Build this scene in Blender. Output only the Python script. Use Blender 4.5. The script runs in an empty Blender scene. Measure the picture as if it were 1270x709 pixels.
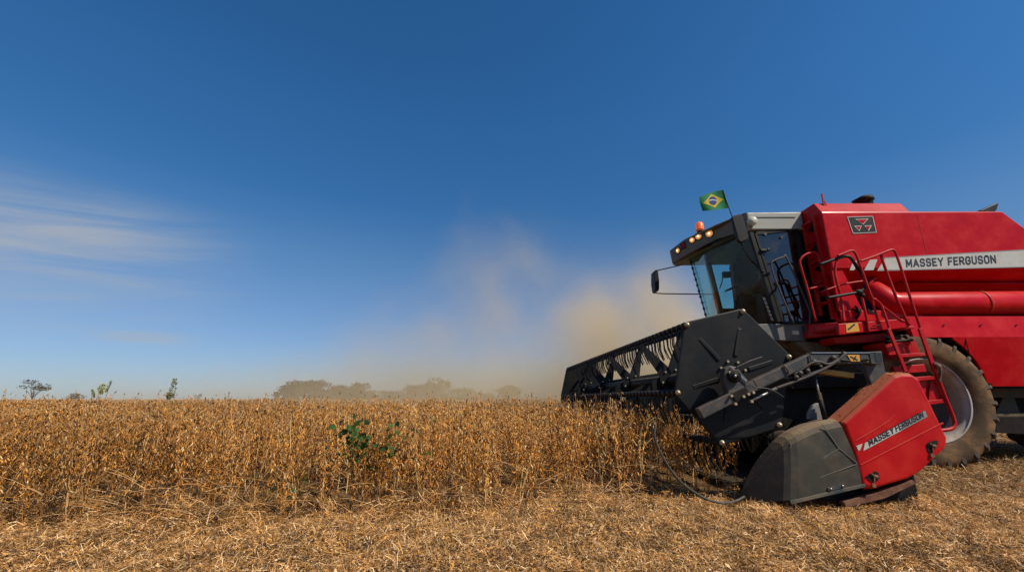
import bpy, bmesh, math, random
import numpy as np
from mathutils import Vector, Matrix
random.seed(7); rng = np.random.default_rng(7)
R = math.radians; PI = math.pi
SC = bpy.context.scene; COL = SC.collection

# ------------------------------------------------------------------ camera, sky, sun, exposure
F = 540.0; PITCH = R(14.53); CH = 0.95
cam = bpy.data.cameras.new('camera'); co = bpy.data.objects.new('camera', cam); COL.objects.link(co)
cam.sensor_width = 36; cam.lens = F / 1270 * 36; cam.clip_end = 5000; cam.clip_start = 0.05
co.location = (0, 0, CH); co.rotation_euler = (PI/2 + PITCH, R(0.1), 0); SC.camera = co
SUN = Vector((0.58, -0.39, 0.74)).normalized()
ELEV = math.asin(SUN.z); AZ = math.atan2(SUN.x, SUN.y)
w = bpy.data.worlds.new('World'); SC.world = w; w.use_nodes = True
nt = w.node_tree; nt.nodes.clear()
def N(nt, t, **k):
    n = nt.nodes.new(t)
    for a, b in k.items(): setattr(n, a, b)
    return n
out = N(nt, 'ShaderNodeOutputWorld'); bg = N(nt, 'ShaderNodeBackground'); sky = N(nt, 'ShaderNodeTexSky')
sky.sky_type = 'NISHITA'; sky.sun_disc = False; sky.sun_elevation = ELEV; sky.sun_rotation = AZ
sky.air_density = 1.0; sky.dust_density = 0.25; sky.ozone_density = 3.0; sky.altitude = 400
SKYS = 0.058
tc = N(nt, 'ShaderNodeTexCoord'); sep = N(nt, 'ShaderNodeSeparateXYZ'); nt.links.new(tc.outputs['Generated'], sep.inputs[0])
def M_(nt, op, a, b=None, c=None, clamp=False):
    n = N(nt, 'ShaderNodeMath', operation=op); n.use_clamp = clamp
    for i, v in enumerate((a, b, c)):
        if v is None: continue
        if isinstance(v, (int, float)): n.inputs[i].default_value = v
        else: nt.links.new(v, n.inputs[i])
    return n.outputs[0]
def maprange(nt, v, a, b, c=0.0, d=1.0, smooth=True):
    n = N(nt, 'ShaderNodeMapRange', interpolation_type='SMOOTHSTEP' if smooth else 'LINEAR')
    nt.links.new(v, n.inputs['Value'])
    for nm, x in zip(('From Min', 'From Max', 'To Min', 'To Max'), (a, b, c, d)): n.inputs[nm].default_value = x
    return n.outputs[0]
# cirrus: streaks far to the left, in sky directions (azimuth, elevation)
azi = M_(nt, 'ARCTAN2', sep.outputs[0], sep.outputs[1]); ele = M_(nt, 'ARCSINE', sep.outputs[2])
cmb = N(nt, 'ShaderNodeCombineXYZ')
nt.links.new(M_(nt, 'MULTIPLY', azi, 2.2), cmb.inputs[0])
nt.links.new(M_(nt, 'ADD', M_(nt, 'MULTIPLY', ele, 22.0), M_(nt, 'MULTIPLY', azi, -3.0)), cmb.inputs[1])
nz = N(nt, 'ShaderNodeTexNoise'); nz.inputs['Scale'].default_value = 1.0; nz.inputs['Detail'].default_value = 7; nz.inputs['Roughness'].default_value = .6; nz.inputs['Distortion'].default_value = .6
nt.links.new(cmb.outputs[0], nz.inputs['Vector'])
streak = maprange(nt, nz.outputs[0], .30, .70)
def band(nt, v, c, wdt):
    d = M_(nt, 'ABSOLUTE', M_(nt, 'SUBTRACT', v, c)); return maprange(nt, d, wdt, wdt*.15)
left = maprange(nt, azi, -.50, -.84)
b1 = band(nt, ele, R(14.2), R(6.8)); b2 = M_(nt, 'MULTIPLY', band(nt, ele, R(7.5), R(3.0)), .40)
small = M_(nt, 'MULTIPLY', M_(nt, 'MULTIPLY', band(nt, azi, -.70, .10), band(nt, ele, R(6.0), R(.95))), .5)
cl = M_(nt, 'MULTIPLY', M_(nt, 'MULTIPLY', M_(nt, 'ADD', b1, b2), left), M_(nt, 'ADD', M_(nt, 'MULTIPLY', streak, .80), .20))
cl = M_(nt, 'MULTIPLY', M_(nt, 'ADD', cl, small, clamp=True), .80)
mixc = N(nt, 'ShaderNodeMix', data_type='RGBA')
hsv = N(nt, 'ShaderNodeHueSaturation'); hsv.inputs['Saturation'].default_value = 1.25; az_ = N(nt, 'ShaderNodeMix', data_type='RGBA', blend_type='MULTIPLY'); az_.inputs['Factor'].default_value = 1; az_.inputs['B'].default_value = (.92, 1.01, 1.07, 1)
nt.links.new(sky.outputs[0], az_.inputs['A']); nt.links.new(az_.outputs['Result'], hsv.inputs['Color'])
nt.links.new(maprange(nt, ele, R(2), R(24), .96, 1.23, False), hsv.inputs['Saturation'])
nt.links.new(maprange(nt, ele, 0.0, R(34), 1.25, 1.80, False), hsv.inputs['Value'])
tint = N(nt, 'ShaderNodeMix', data_type='RGBA', blend_type='MULTIPLY'); tint.inputs['B'].default_value = (.66, .73, .96, 1)   # greyer blue air low down
nt.links.new(maprange(nt, ele, R(17), 0.0, 0, 1, False), tint.inputs['Factor']); nt.links.new(hsv.outputs[0], tint.inputs['A'])
nt.links.new(cl, mixc.inputs['Factor']); nt.links.new(tint.outputs['Result'], mixc.inputs['A'])
CLOUDC = (6.6, 7.1, 7.8, 1)
mixc.inputs['B'].default_value = CLOUDC
nt.links.new(mixc.outputs['Result'], bg.inputs[0]); bg.inputs[1].default_value = SKYS
nt.links.new(bg.outputs[0], out.inputs[0])
sl = bpy.data.lights.new('sun', 'SUN'); so = bpy.data.objects.new('sun', sl); COL.objects.link(so)
sl.energy = 4.8; sl.angle = R(.5); sl.color = (1, .93, .82)
so.rotation_euler = SUN.to_track_quat('Z', 'Y').to_euler(); so.location = (8, -6, 20)
vs = SC.view_settings; SC.display_settings.display_device = 'sRGB'
vs.view_transform = 'Standard'; vs.look = 'None'; vs.exposure = 0.08; vs.gamma = 1; vs.use_curve_mapping = False
SC.render.engine = 'CYCLES'
SC.cycles.volume_step_rate = 1.0; SC.cycles.volume_max_steps = 96; SC.cycles.volume_bounces = 1
SC.cycles.max_bounces = 6; SC.cycles.transparent_max_bounces = 10

# ------------------------------------------------------------------ helpers
def P(u, v, Y):            # a point on the upright plane at distance Y
    a = (u-635)/F; b = (354.5-v)/F; c, s = math.cos(PITCH), math.sin(PITCH)
    t = Y/(c-b*s)
    return Vector((a*t, Y, CH+t*(s+b*c)))
class MB:
    def __init__(s): s.v = []; s.f = []; s.sm = []
    def add(s, vs, fs, smooth=False):
        o = len(s.v); s.v += [Vector(p) for p in vs]; s.f += [tuple(i+o for i in f) for f in fs]; s.sm += [smooth]*len(fs); return s
    def box(s, a, b):
        x0, y0, z0 = a; x1, y1, z1 = b
        return s.add([(x0,y0,z0),(x1,y0,z0),(x1,y1,z0),(x0,y1,z0),(x0,y0,z1),(x1,y0,z1),(x1,y1,z1),(x0,y1,z1)],
              [(0,3,2,1),(4,5,6,7),(0,1,5,4),(1,2,6,5),(2,3,7,6),(3,0,4,7)])
    def bar(s, p, q, w, h, up=(0,1,0)):      # rectangular bar, w along up, h across
        p = Vector(p); q = Vector(q); d = (q-p).normalized(); u = Vector(up); sd = d.cross(u).normalized(); u = sd.cross(d).normalized()
        c = []
        for e in (p, q):
            for i, j in ((-1,-1),(1,-1),(1,1),(-1,1)): c.append(e+u*(w/2*i)+sd*(h/2*j))
        return s.add(c, [(3,2,1,0),(4,5,6,7),(0,1,5,4),(1,2,6,5),(2,3,7,6),(3,0,4,7)])
    def tube(s, pts, r, n=10, caps=True, smooth=True):
        pts = [Vector(p) for p in pts]; rs = r if isinstance(r, (list, tuple)) else [r]*len(pts)
        d0 = (pts[1]-pts[0]).normalized(); up = Vector((0,0,1)) if abs(d0.z) < .9 else Vector((0,1,0))
        side = d0.cross(up).normalized(); vs = []
        for i, p in enumerate(pts):
            d = (pts[min(i+1, len(pts)-1)]-pts[max(i-1, 0)]).normalized()
            side = (side-d*side.dot(d)).normalized(); u = d.cross(side)
            for k in range(n):
                a = 2*PI*k/n; vs.append(p+side*(math.cos(a)*rs[i])+u*(math.sin(a)*rs[i]))
        fs = [(i*n+k, i*n+(k+1)%n, (i+1)*n+(k+1)%n, (i+1)*n+k) for i in range(len(pts)-1) for k in range(n)]
        s.add(vs, fs, smooth)
        if caps:
            o = len(s.v)-len(vs); s.f += [tuple(o+k for k in reversed(range(n))), tuple(o+(len(pts)-1)*n+k for k in range(n))]; s.sm += [False, False]
        return s
    def prism(s, poly, ext):                 # 3-D polygon swept along a vector
        poly = [Vector(p) for p in poly]; e = Vector(ext); n = len(poly)
        nrm = sum(((poly[i]).cross(poly[(i+1) % n]) for i in range(n)), Vector())
        if nrm.dot(e) > 0: poly.reverse()
        return s.add(poly+[p+e for p in poly], [tuple(range(n)), tuple(reversed(range(n, 2*n)))]+[(i, i+n, (i+1)%n+n, (i+1)%n) for i in range(n)])
    def lathe(s, c, axis, prof, n=40, smooth=True):   # prof = [(radius, offset along axis)]
        c = Vector(c); ax = Vector(axis).normalized(); a = ax.orthogonal().normalized(); b = ax.cross(a); vs = []
        for r, o in prof:
            for k in range(n):
                t = 2*PI*k/n; vs.append(c+ax*o+(a*math.cos(t)+b*math.sin(t))*r)
        return s.add(vs, [(i*n+k, i*n+(k+1)%n, (i+1)*n+(k+1)%n, (i+1)*n+k) for i in range(len(prof)-1) for k in range(n)], smooth)
    def disc(s, c, axis, r, th, n=20):
        return s.lathe(c, axis, [(0.0005, 0), (r, 0), (r, th), (0.0005, th)], n, False)
    def ball(s, c, r, n=12, sc=(1,1,1)):
        vs = []; c = Vector(c)
        for i in range(n//2+1):
            t = PI*i/(n//2)
            for k in range(n):
                p = 2*PI*k/n; vs.append(c+Vector((math.sin(t)*math.cos(p)*r*sc[0], math.sin(t)*math.sin(p)*r*sc[1], math.cos(t)*r*sc[2])))
        return s.add(vs, [(i*n+k, (i+1)*n+k, (i+1)*n+(k+1)%n, i*n+(k+1)%n) for i in range(n//2) for k in range(n)], True)
def obj(name, mb, mat, parent=None, bevel=0, off=None, fixn=True, split=False):
    if split:                                # every loose piece of the shape becomes an object of its own
        par = list(range(len(mb.v)))
        def find(i):
            while par[i] != i: par[i] = par[par[i]]; i = par[i]
            return i
        for f in mb.f:
            for i in f[1:]: par[find(i)] = find(f[0])
        groups = {}
        for f, s_ in zip(mb.f, mb.sm): groups.setdefault(find(f[0]), []).append((f, s_))
        res = []
        for g_ in groups.values():
            ids = sorted({i for f, _ in g_ for i in f}); mp = {i: k for k, i in enumerate(ids)}; q = MB(); q.v = [mb.v[i] for i in ids]; q.f = [tuple(mp[i] for i in f) for f, _ in g_]; q.sm = [s_ for _, s_ in g_]
            res.append(obj(name, q, mat, parent, bevel, off, fixn))
        return res[0]
    me = bpy.data.meshes.new(name)
    off = off if off is not None else (parent.get('_o') if parent is not None else None)
    off = Vector(off) if off is not None else Vector()
    me.from_pydata([tuple(p-off) for p in mb.v], [], mb.f)
    for p, sflag in zip(me.polygons, mb.sm): p.use_smooth = sflag
    if fixn:
        bm = bmesh.new(); bm.from_mesh(me); bmesh.ops.remove_doubles(bm, verts=bm.verts, dist=1e-5) if not any(mb.sm) else None
        bmesh.ops.recalc_face_normals(bm, faces=bm.faces); bm.to_mesh(me); bm.free()
    o = bpy.data.objects.new(name, me); COL.objects.link(o)
    me.materials.append(mat)
    if parent is not None: o.parent = parent; o['_o'] = tuple(off)
    else: o.location = off
    if bevel:
        m = o.modifiers.new('bevel', 'BEVEL'); m.width = bevel; m.segments = 2; m.limit_method = 'ANGLE'; m.angle_limit = R(35)
    return o
def thing(name, label, cat, loc, group=None):
    o = bpy.data.objects.new(name, None); COL.objects.link(o); o.location = loc; o['_o'] = tuple(loc)
    o['label'] = label; o['category'] = cat; o.empty_display_size = .2
    if group: o['group'] = group
    return o
def catmull(pts, k=6):
    pts = [Vector(p) for p in pts]; q = [pts[0]]+pts+[pts[-1]]; r = []
    for i in range(1, len(q)-2):
        for j in range(k):
            t = j/k; a, b, c, d = q[i-1:i+3]
            r.append(.5*((2*b)+(c-a)*t+(2*a-5*b+4*c-d)*t*t+(3*b-a-3*c+d)*t**3))
    return r+[pts[-1]]

# ------------------------------------------------------------------ materials
MATS = {}
def mat(name, col, rough=.5, metal=0, spec=.5, dust=None, dustamt=.0, nscale=6, var=.0, bump=0, bscale=40, coat=0, updust=0, emit=None):
    m = bpy.data.materials.new(name); m.use_nodes = True; t = m.node_tree; b = t.nodes['Principled BSDF']
    b.inputs['Roughness'].default_value = rough; b.inputs['Metallic'].default_value = metal; b.inputs['Specular IOR Level'].default_value = spec
    b.inputs['Coat Weight'].default_value = coat; b.inputs['Coat Roughness'].default_value = .2
    g = N(t, 'ShaderNodeNewGeometry'); n = N(t, 'ShaderNodeTexNoise'); n.inputs['Scale'].default_value = nscale; n.inputs['Detail'].default_value = 8; n.inputs['Roughness'].default_value = .65
    t.links.new(g.outputs['Position'], n.inputs['Vector'])
    c0 = N(t, 'ShaderNodeRGB'); c0.outputs[0].default_value = (*col, 1); cur = c0.outputs[0]
    if var:
        h = N(t, 'ShaderNodeHueSaturation'); t.links.new(cur, h.inputs['Color'])
        t.links.new(maprange(t, n.outputs[0], .3, .7, 1-var, 1+var, False), h.inputs['Value']); cur = h.outputs[0]
    if dust:
        mx = N(t, 'ShaderNodeMix', data_type='RGBA'); mx.inputs['B'].default_value = (*dust, 1)
        f = M_(t, 'MULTIPLY', maprange(t, n.outputs[0], .42, .72), dustamt)
        if updust:
            sp = N(t, 'ShaderNodeSeparateXYZ'); t.links.new(g.outputs['Normal'], sp.inputs[0])
            f = M_(t, 'ADD', f, M_(t, 'MULTIPLY', maprange(t, sp.outputs[2], .25, .9), updust), clamp=True)
        t.links.new(f, mx.inputs['Factor']); t.links.new(cur, mx.inputs['A']); cur = mx.outputs['Result']
        t.links.new(maprange(t, f, 0, .6, rough, min(1, rough+.35), False), b.inputs['Roughness'])
    t.links.new(cur, b.inputs['Base Color'])
    if bump:
        n2 = N(t, 'ShaderNodeTexNoise'); n2.inputs['Scale'].default_value = bscale; n2.inputs['Detail'].default_value = 4; t.links.new(g.outputs['Position'], n2.inputs['Vector'])
        bp = N(t, 'ShaderNodeBump'); bp.inputs['Strength'].default_value = bump; bp.inputs['Distance'].default_value = .02; t.links.new(n2.outputs[0], bp.inputs['Height']); t.links.new(bp.outputs[0], b.inputs['Normal'])
    if emit: b.inputs['Emission Color'].default_value = (*emit[:3], 1); b.inputs['Emission Strength'].default_value = emit[3]
    MATS[name] = m; return m
DUST = (.30, .20, .11)
red = mat('red_paint', (.49, .001, .006), .40, coat=.10, spec=.10, dust=DUST, dustamt=.08, var=.18, nscale=3.5, bump=.12, bscale=1.2, updust=.06)
redd = mat('red_steel', (.44, .002, .004), .45, spec=.25, dust=DUST, dustamt=.14, var=.12, nscale=5, updust=.15)
redsh = mat('red_shield_paint', (.48, .003, .005), .42, coat=.12, spec=.2, dust=(.30, .17, .07), dustamt=.10, var=.18, nscale=4, updust=.62)
grey = mat('grey_plastic', (.052, .047, .035), .65, spec=.25, dust=DUST, dustamt=.16, var=.1, nscale=5, updust=.6)
creasem = mat('pale_grey_plastic', (.15, .14, .11), .6)  # paler grey for the fine crease lines on the divider
roofg = mat('roof_grey_paint', (.30, .30, .255), .5, dust=DUST, dustamt=.35, var=.08, nscale=4)
visg = mat('visor_grey_plastic', (.12, .12, .10), .55, dust=DUST, dustamt=.4, var=.1)
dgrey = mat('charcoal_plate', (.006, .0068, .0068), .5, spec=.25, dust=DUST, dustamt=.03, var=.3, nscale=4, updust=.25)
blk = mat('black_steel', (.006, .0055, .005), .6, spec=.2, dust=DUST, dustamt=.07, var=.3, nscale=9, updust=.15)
blackp = mat('black_plastic', (.008, .008, .007), .5, spec=.25, dust=DUST, dustamt=.05)
armg = mat('worn_grey_steel', (.065, .066, .062), .5, metal=.2, spec=.3, dust=(.16, .085, .04), dustamt=.4, var=.25, nscale=12, updust=.3)
rust = mat('rusty_steel', (.14, .05, .022), .75, dust=DUST, dustamt=.5, var=.4, nscale=9)
steel = mat('bright_steel', (.45, .44, .42), .35, metal=.85, dust=DUST, dustamt=.35)
silver = mat('silver_rim_paint', (.36, .35, .32), .45, metal=.0,
              dust=DUST, dustamt=.75, nscale=5, updust=.3)
tyrem = mat('dusty_tyre_rubber', (.09, .055, .03), .9, spec=.2, dust=(.23, .125, .055), dustamt=1.0, updust=.0, nscale=4, var=.25, bump=.3, bscale=60)
rimd = mat('dusty_rim_disc', (.055, .048, .042), .6, dust=(.12, .078, .045), dustamt=.8, nscale=5)
lugm = mat('tyre_lug_rubber', (.06, .045, .032), .9, dust=(.20, .13, .075), dustamt=.6, nscale=6, var=.3)
brass = mat('zinc_bolt', (.5, .42, .27), .4, metal=.6, dust=DUST, dustamt=.4)
yel = mat('yellow_sticker', (.70, .33, .03), .5, dust=DUST, dustamt=.35, nscale=30)
yelb = mat('ochre_bar_paint', (.42, .26, .05), .5, dust=DUST, dustamt=.4)
white = mat('pale_decal', (.52, .50, .43), .4, dust=DUST, dustamt=.35, nscale=9)
decg = mat('grey_decal', (.26, .26, .245), .4, dust=DUST, dustamt=.25, nscale=9)
ink = mat('dark_decal_ink', (.02, .022, .024), .45)
hosem = mat('dusty_dark_rubber', (.04, .038, .028), .6, dust=DUST, dustamt=.4)
chas = mat('chassis_dark_green_grey', (.035, .045, .042), .6, dust=DUST, dustamt=.45, nscale=3)
dusty = mat('dust_coated_panel', (.16, .12, .075), .85, dust=(.06, .045, .03), dustamt=.7, nscale=4)
orange = mat('orange_lens', (.8, .12, .015), .25, emit=(1, .16, .02, .35))
lampm = mat('lit_headlamp_lens', (.8, .55, .3), .2, emit=(1, .42, .12, .45))
bulbm = mat('lit_bulb', (1, .8, .5), .3, emit=(1, .72, .4, 2.2))
clamp_ = mat('cream_lamp_lens', (.55, .52, .40), .3, dust=DUST, dustamt=.3)
skin = mat('skin', (.30, .14, .08), .5)
shirt = mat('dark_shirt_cloth', (.03, .035, .05), .9)
seatm = mat('seat_fabric', (.02, .02, .022), .9)
def glass(name, tint, refl, rough=.03):
    m = bpy.data.materials.new(name); m.use_nodes = True; t = m.node_tree; t.nodes.clear()
    o = N(t, 'ShaderNodeOutputMaterial'); tr = N(t, 'ShaderNodeBsdfTransparent'); gl = N(t, 'ShaderNodeBsdfGlossy'); mx = N(t, 'ShaderNodeMixShader'); lw = N(t, 'ShaderNodeLayerWeight')
    df = N(t, 'ShaderNodeBsdfDiffuse'); df.inputs[0].default_value = (.25, .18, .11, 1); m2 = N(t, 'ShaderNodeMixShader')
    g = N(t, 'ShaderNodeNewGeometry'); n = N(t, 'ShaderNodeTexNoise'); n.inputs['Scale'].default_value = 3.5; n.inputs['Detail'].default_value = 6; t.links.new(g.outputs['Position'], n.inputs['Vector'])
    t.links.new(maprange(t, n.outputs[0], .45, .8, .01, .14), m2.inputs[0])
    tr.inputs[0].default_value = (*tint, 1); gl.inputs['Roughness'].default_value = rough; lw.inputs[0].default_value = .35
    t.links.new(M_(t, 'ADD', M_(t, 'MULTIPLY', lw.outputs['Fresnel'], .18), refl, clamp=True), mx.inputs[0])
    t.links.new(tr.outputs[0], mx.inputs[1]); t.links.new(gl.outputs[0], mx.inputs[2])
    t.links.new(mx.outputs[0], m2.inputs[1]); t.links.new(df.outputs[0], m2.inputs[2]); t.links.new(m2.outputs[0], o.inputs[0]); return m
wind = glass('windscreen_glass', (.46, .76, .78), .02)
doorg = glass('tinted_door_glass', (.10, .17, .19), .10)
farg = glass('far_window_glass', (.62, .88, .86), .02)
mirm = mat('mirror_glass', (.6, .6, .6), .05, metal=1)

deflm = mat('worn_light_grey', (.20, .20, .19), .5, dust=DUST, dustamt=.4)
def attr_mat(name, rough=.75, trans=.15, var=0):
    m = bpy.data.materials.new(name); m.use_nodes = True; t = m.node_tree; b = t.nodes['Principled BSDF']
    a = N(t, 'ShaderNodeAttribute', attribute_name='tone'); t.links.new(a.outputs['Color'], b.inputs['Base Color'])
    b.inputs['Roughness'].default_value = rough; b.inputs['Specular IOR Level'].default_value = .35
    if trans:
        o = t.nodes['Material Output']; tl = N(t, 'ShaderNodeBsdfTranslucent'); t.links.new(a.outputs['Color'], tl.inputs[0]); mx = N(t, 'ShaderNodeMixShader'); mx.inputs[0].default_value = trans
        t.links.new(b.outputs[0], mx.inputs[1]); t.links.new(tl.outputs[0], mx.inputs[2]); t.links.new(mx.outputs[0], o.inputs[0])
    return m
cropm = attr_mat('dry_soybean', .6, .12); strawm = attr_mat('chopped_straw', .6, .08); leafm = attr_mat('leaf', .55, .3)

def npmesh(name, V, T, C, material, kind=None, loc=None, parent=None, label=None, cat=None, group=None):
    V = np.asarray(V, np.float32); T = np.asarray(T, np.int32)
    if parent is not None: off = np.array(parent['_o'], np.float32)
    else: off = np.array(loc if loc is not None else (0,0,0), np.float32)
    V = V-off
    me = bpy.data.meshes.new(name); me.vertices.add(len(V)); me.vertices.foreach_set('co', V.ravel())
    me.loops.add(len(T)*3); me.loops.foreach_set('vertex_index', T.ravel())
    me.polygons.add(len(T)); me.polygons.foreach_set('loop_start', np.arange(0, len(T)*3, 3, dtype=np.int32))
    me.polygons.foreach_set('loop_total', np.full(len(T), 3, np.int32)); me.update(calc_edges=True)
    if C is not None:
        a = me.color_attributes.new('tone', 'FLOAT_COLOR', 'POINT'); c4 = np.ones((len(V), 4), np.float32); c4[:, :3] = C; a.data.foreach_set('color', c4.ravel())
    me.materials.append(material)
    o = bpy.data.objects.new(name, me); COL.objects.link(o)
    if parent is not None: o.parent = parent; o['_o'] = tuple(parent['_o'])
    else: o.location = tuple(float(q) for q in off)
    if kind: o['kind'] = kind
    if label: o['label'] = label
    if cat: o['category'] = cat
    if group: o['group'] = group
    return o

# ------------------------------------------------------------------ ground
def crop_edge(x): return 3.50+(x+4.2)*.14+.10*np.clip((x-.5)/.5, 0, 1)+(.62-.25*np.clip((x-1.75)/.3, 0, 1))*np.clip((x-1.2)/.3, 0, 1)+.10*np.sin(x*1.3+1)+.06*np.sin(x*3.1)+.04*np.sin(x*7.7)
def cut_x(y): return 2.42-.06*(y-4.4)
HEAD_END = 11.75
def in_crop(x, y):
    e = y > crop_edge(x)
    return e & ((x < cut_x(y)) | (y > HEAD_END)) & ~((x > 1.9) & (y < 4.42))
_q = np.random.default_rng(3); _K = [(_q.uniform(0, 2*PI), _q.uniform(9, 38), _q.uniform(0, 6)) for _ in range(14)]
def lump(x, y): return sum(np.sin((x*math.cos(a)+y*math.sin(a))*k+p) for a, k, p in _K)/5.0
def gz(x, y):
    return .020*lump(x, y)*np.clip(1-np.abs(x)/13, 0, 1)+.030*np.sin(x*1.7+y*.9)*np.sin(y*2.3+1.1)+.018*np.sin(x*4.1-y*3.3)+.012*np.sin(x*9.7+2)*np.sin(y*8.9)
xs = np.concatenate([-np.geomspace(3000, 12, 28), np.arange(-11.5, 12, .125), np.geomspace(12, 3000, 28)])
ys = np.concatenate([[-400, -60, -12, -3, 0, 1.5], np.arange(2, 13, .125), np.geomspace(13.2, 4000, 40)])
gx, gy = np.meshgrid(xs, ys); fade = np.clip(1-np.abs(gx)/14, 0, 1)*np.clip(1-np.abs(gy)/16, 0, 1)*1.3
gzz = gz(gx, gy)*np.clip(fade, 0, 1)
V = np.stack([gx, gy, gzz], -1).reshape(-1, 3); nx = len(xs); ny = len(ys)
ii, jj = np.meshgrid(np.arange(ny-1), np.arange(nx-1), indexing='ij'); a0 = (ii*nx+jj).ravel()
T = np.concatenate([np.stack([a0, a0+1, a0+nx+1], -1), np.stack([a0, a0+nx+1, a0+nx], -1)])
gm = bpy.data.materials.new('straw_covered_soil'); gm.use_nodes = True; t = gm.node_tree; b = t.nodes['Principled BSDF']; b.inputs['Roughness'].default_value = .95; b.inputs['Specular IOR Level'].default_value = .1
g = N(t, 'ShaderNodeNewGeometry'); n1 = N(t, 'ShaderNodeTexNoise'); n1.inputs['Scale'].default_value = 34; n1.inputs['Detail'].default_value = 8; n1.inputs['Roughness'].default_value = .7; n1.inputs['Distortion'].default_value = 1.2
t.links.new(g.outputs['Position'], n1.inputs['Vector'])
cr = N(t, 'ShaderNodeValToRGB'); t.links.new(n1.outputs[0], cr.inputs[0]); e = cr.color_ramp.elements
e[0].position = .36; e[0].color = (.045, .026, .013, 1); e[1].position = .68; e[1].color = (.40, .24, .10, 1); q = e.new(.52); q.color = (.19, .105, .04, 1)
t.links.new(cr.outputs[0], b.inputs['Base Color']); bp = N(t, 'ShaderNodeBump'); bp.inputs['Strength'].default_value = .8; bp.inputs['Distance'].default_value = .03; t.links.new(n1.outputs[0], bp.inputs['Height']); t.links.new(bp.outputs[0], b.inputs['Normal'])
go = npmesh('ground', V, T, None, gm, kind='structure'); go['label'] = 'straw covered brown soil of the harvested field'
for p in go.data.polygons: p.use_smooth = True

# ------------------------------------------------------------------ dry soybean crop (numpy templates, merged)
def frame(d):
    d = d/np.linalg.norm(d); a = np.array([0, 0, 1.]) if abs(d[2]) < .9 else np.array([1., 0, 0]); s = np.cross(d, a); s /= np.linalg.norm(s); return d, s, np.cross(s, d)
class NB:
    def __init__(s): s.V = []; s.T = []; s.C = []; s.n = 0
    def add(s, V, T, c):
        s.V.append(np.asarray(V)); s.T.append(np.asarray(T)+s.n); s.C.append(np.tile(c, (len(V), 1))); s.n += len(V)
    def stick(s, pts, r0, r1, c, n=3):
        pts = np.asarray(pts, float); V = []
        for i, p in enumerate(pts):
            d, a, b = frame(pts[min(i+1, len(pts)-1)]-pts[max(i-1, 0)]); r = r0+(r1-r0)*i/(len(pts)-1)
            for k in range(n): V.append(p+r*(math.cos(2*PI*k/n)*a+math.sin(2*PI*k/n)*b))
        T = []
        for i in range(len(pts)-1):
            for k in range(n):
                q = i*n+k; r_ = i*n+(k+1) % n; T += [(q, r_, r_+n), (q, r_+n, q+n)]
        s.add(V, T, c)
    def pod(s, p, d, L, W, c, hi=True):
        d, a, b = frame(np.asarray(d, float)); ph = random.random()*PI; sd = math.cos(ph)*a+math.sin(ph)*b; up = np.cross(d, sd)
        if hi:
            ring = lambda f, r: [p+d*L*f+up*(.12*L*math.sin(f*PI))+sd*r, p+d*L*f+up*(.12*L*math.sin(f*PI)+r*.5), p+d*L*f+up*(.12*L*math.sin(f*PI))-sd*r, p+d*L*f+up*(.12*L*math.sin(f*PI)-r*.5)]
            V = [p]+ring(.3, W*.5)+ring(.72, W*.45)+[p+d*L]
            T = [(0, 1+k, 1+(k+1) % 4) for k in range(4)]
            for k in range(4): T += [(1+k, 5+k, 5+(k+1) % 4), (1+k, 5+(k+1) % 4, 1+(k+1) % 4)]
            T += [(9, 5+(k+1) % 4, 5+k) for k in range(4)]
        else:
            V = [p, p+d*L*.5+sd*W*.55+up*.1*L, p+d*L*.5-sd*W*.3+up*W*.4, p+d*L*.5-sd*W*.3-up*W*.4, p+d*L]
            T = [(0, 1, 2), (0, 2, 3), (0, 3, 1), (4, 2, 1), (4, 3, 2), (4, 1, 3)]
        s.add(V, T, c)
    def leaf(s, p, d, L, W, c, fold=.25):
        d, a, b = frame(np.asarray(d, float)); ph = random.random()*PI*2; sd = math.cos(ph)*a+math.sin(ph)*b; up = np.cross(d, sd)
        V = [p, p+d*L*.35+sd*W*.5+up*fold*W, p+d*L*.4, p+d*L*.35-sd*W*.5+up*fold*W, p+d*L*.75+sd*W*.3+up*fold*W*.5-up*.1*L, p+d*L*.75-sd*W*.3+up*fold*W*.5-up*.1*L, p+d*L-up*.2*L]
        s.add(V, [(0, 2, 1), (0, 3, 2), (1, 2, 4), (2, 3, 5), (2, 5, 4), (4, 5, 6)], c)
    def out(s): return np.concatenate(s.V), np.concatenate(s.T), np.concatenate(s.C)
GOLD = np.array([.68, .295, .050]); PALE = np.array([.86, .52, .22]); BRN = np.array([.30, .125, .028]); DKB = np.array([.10, .045, .016])
def tone():
    q = random.random(); base = GOLD if q < .52 else PALE if q < .66 else BRN if q < .91 else DKB
    return np.clip(base*random.uniform(.7, 1.25)*np.array([1, random.uniform(.92, 1.08), random.uniform(.8, 1.2)]), .01, .9)
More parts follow.
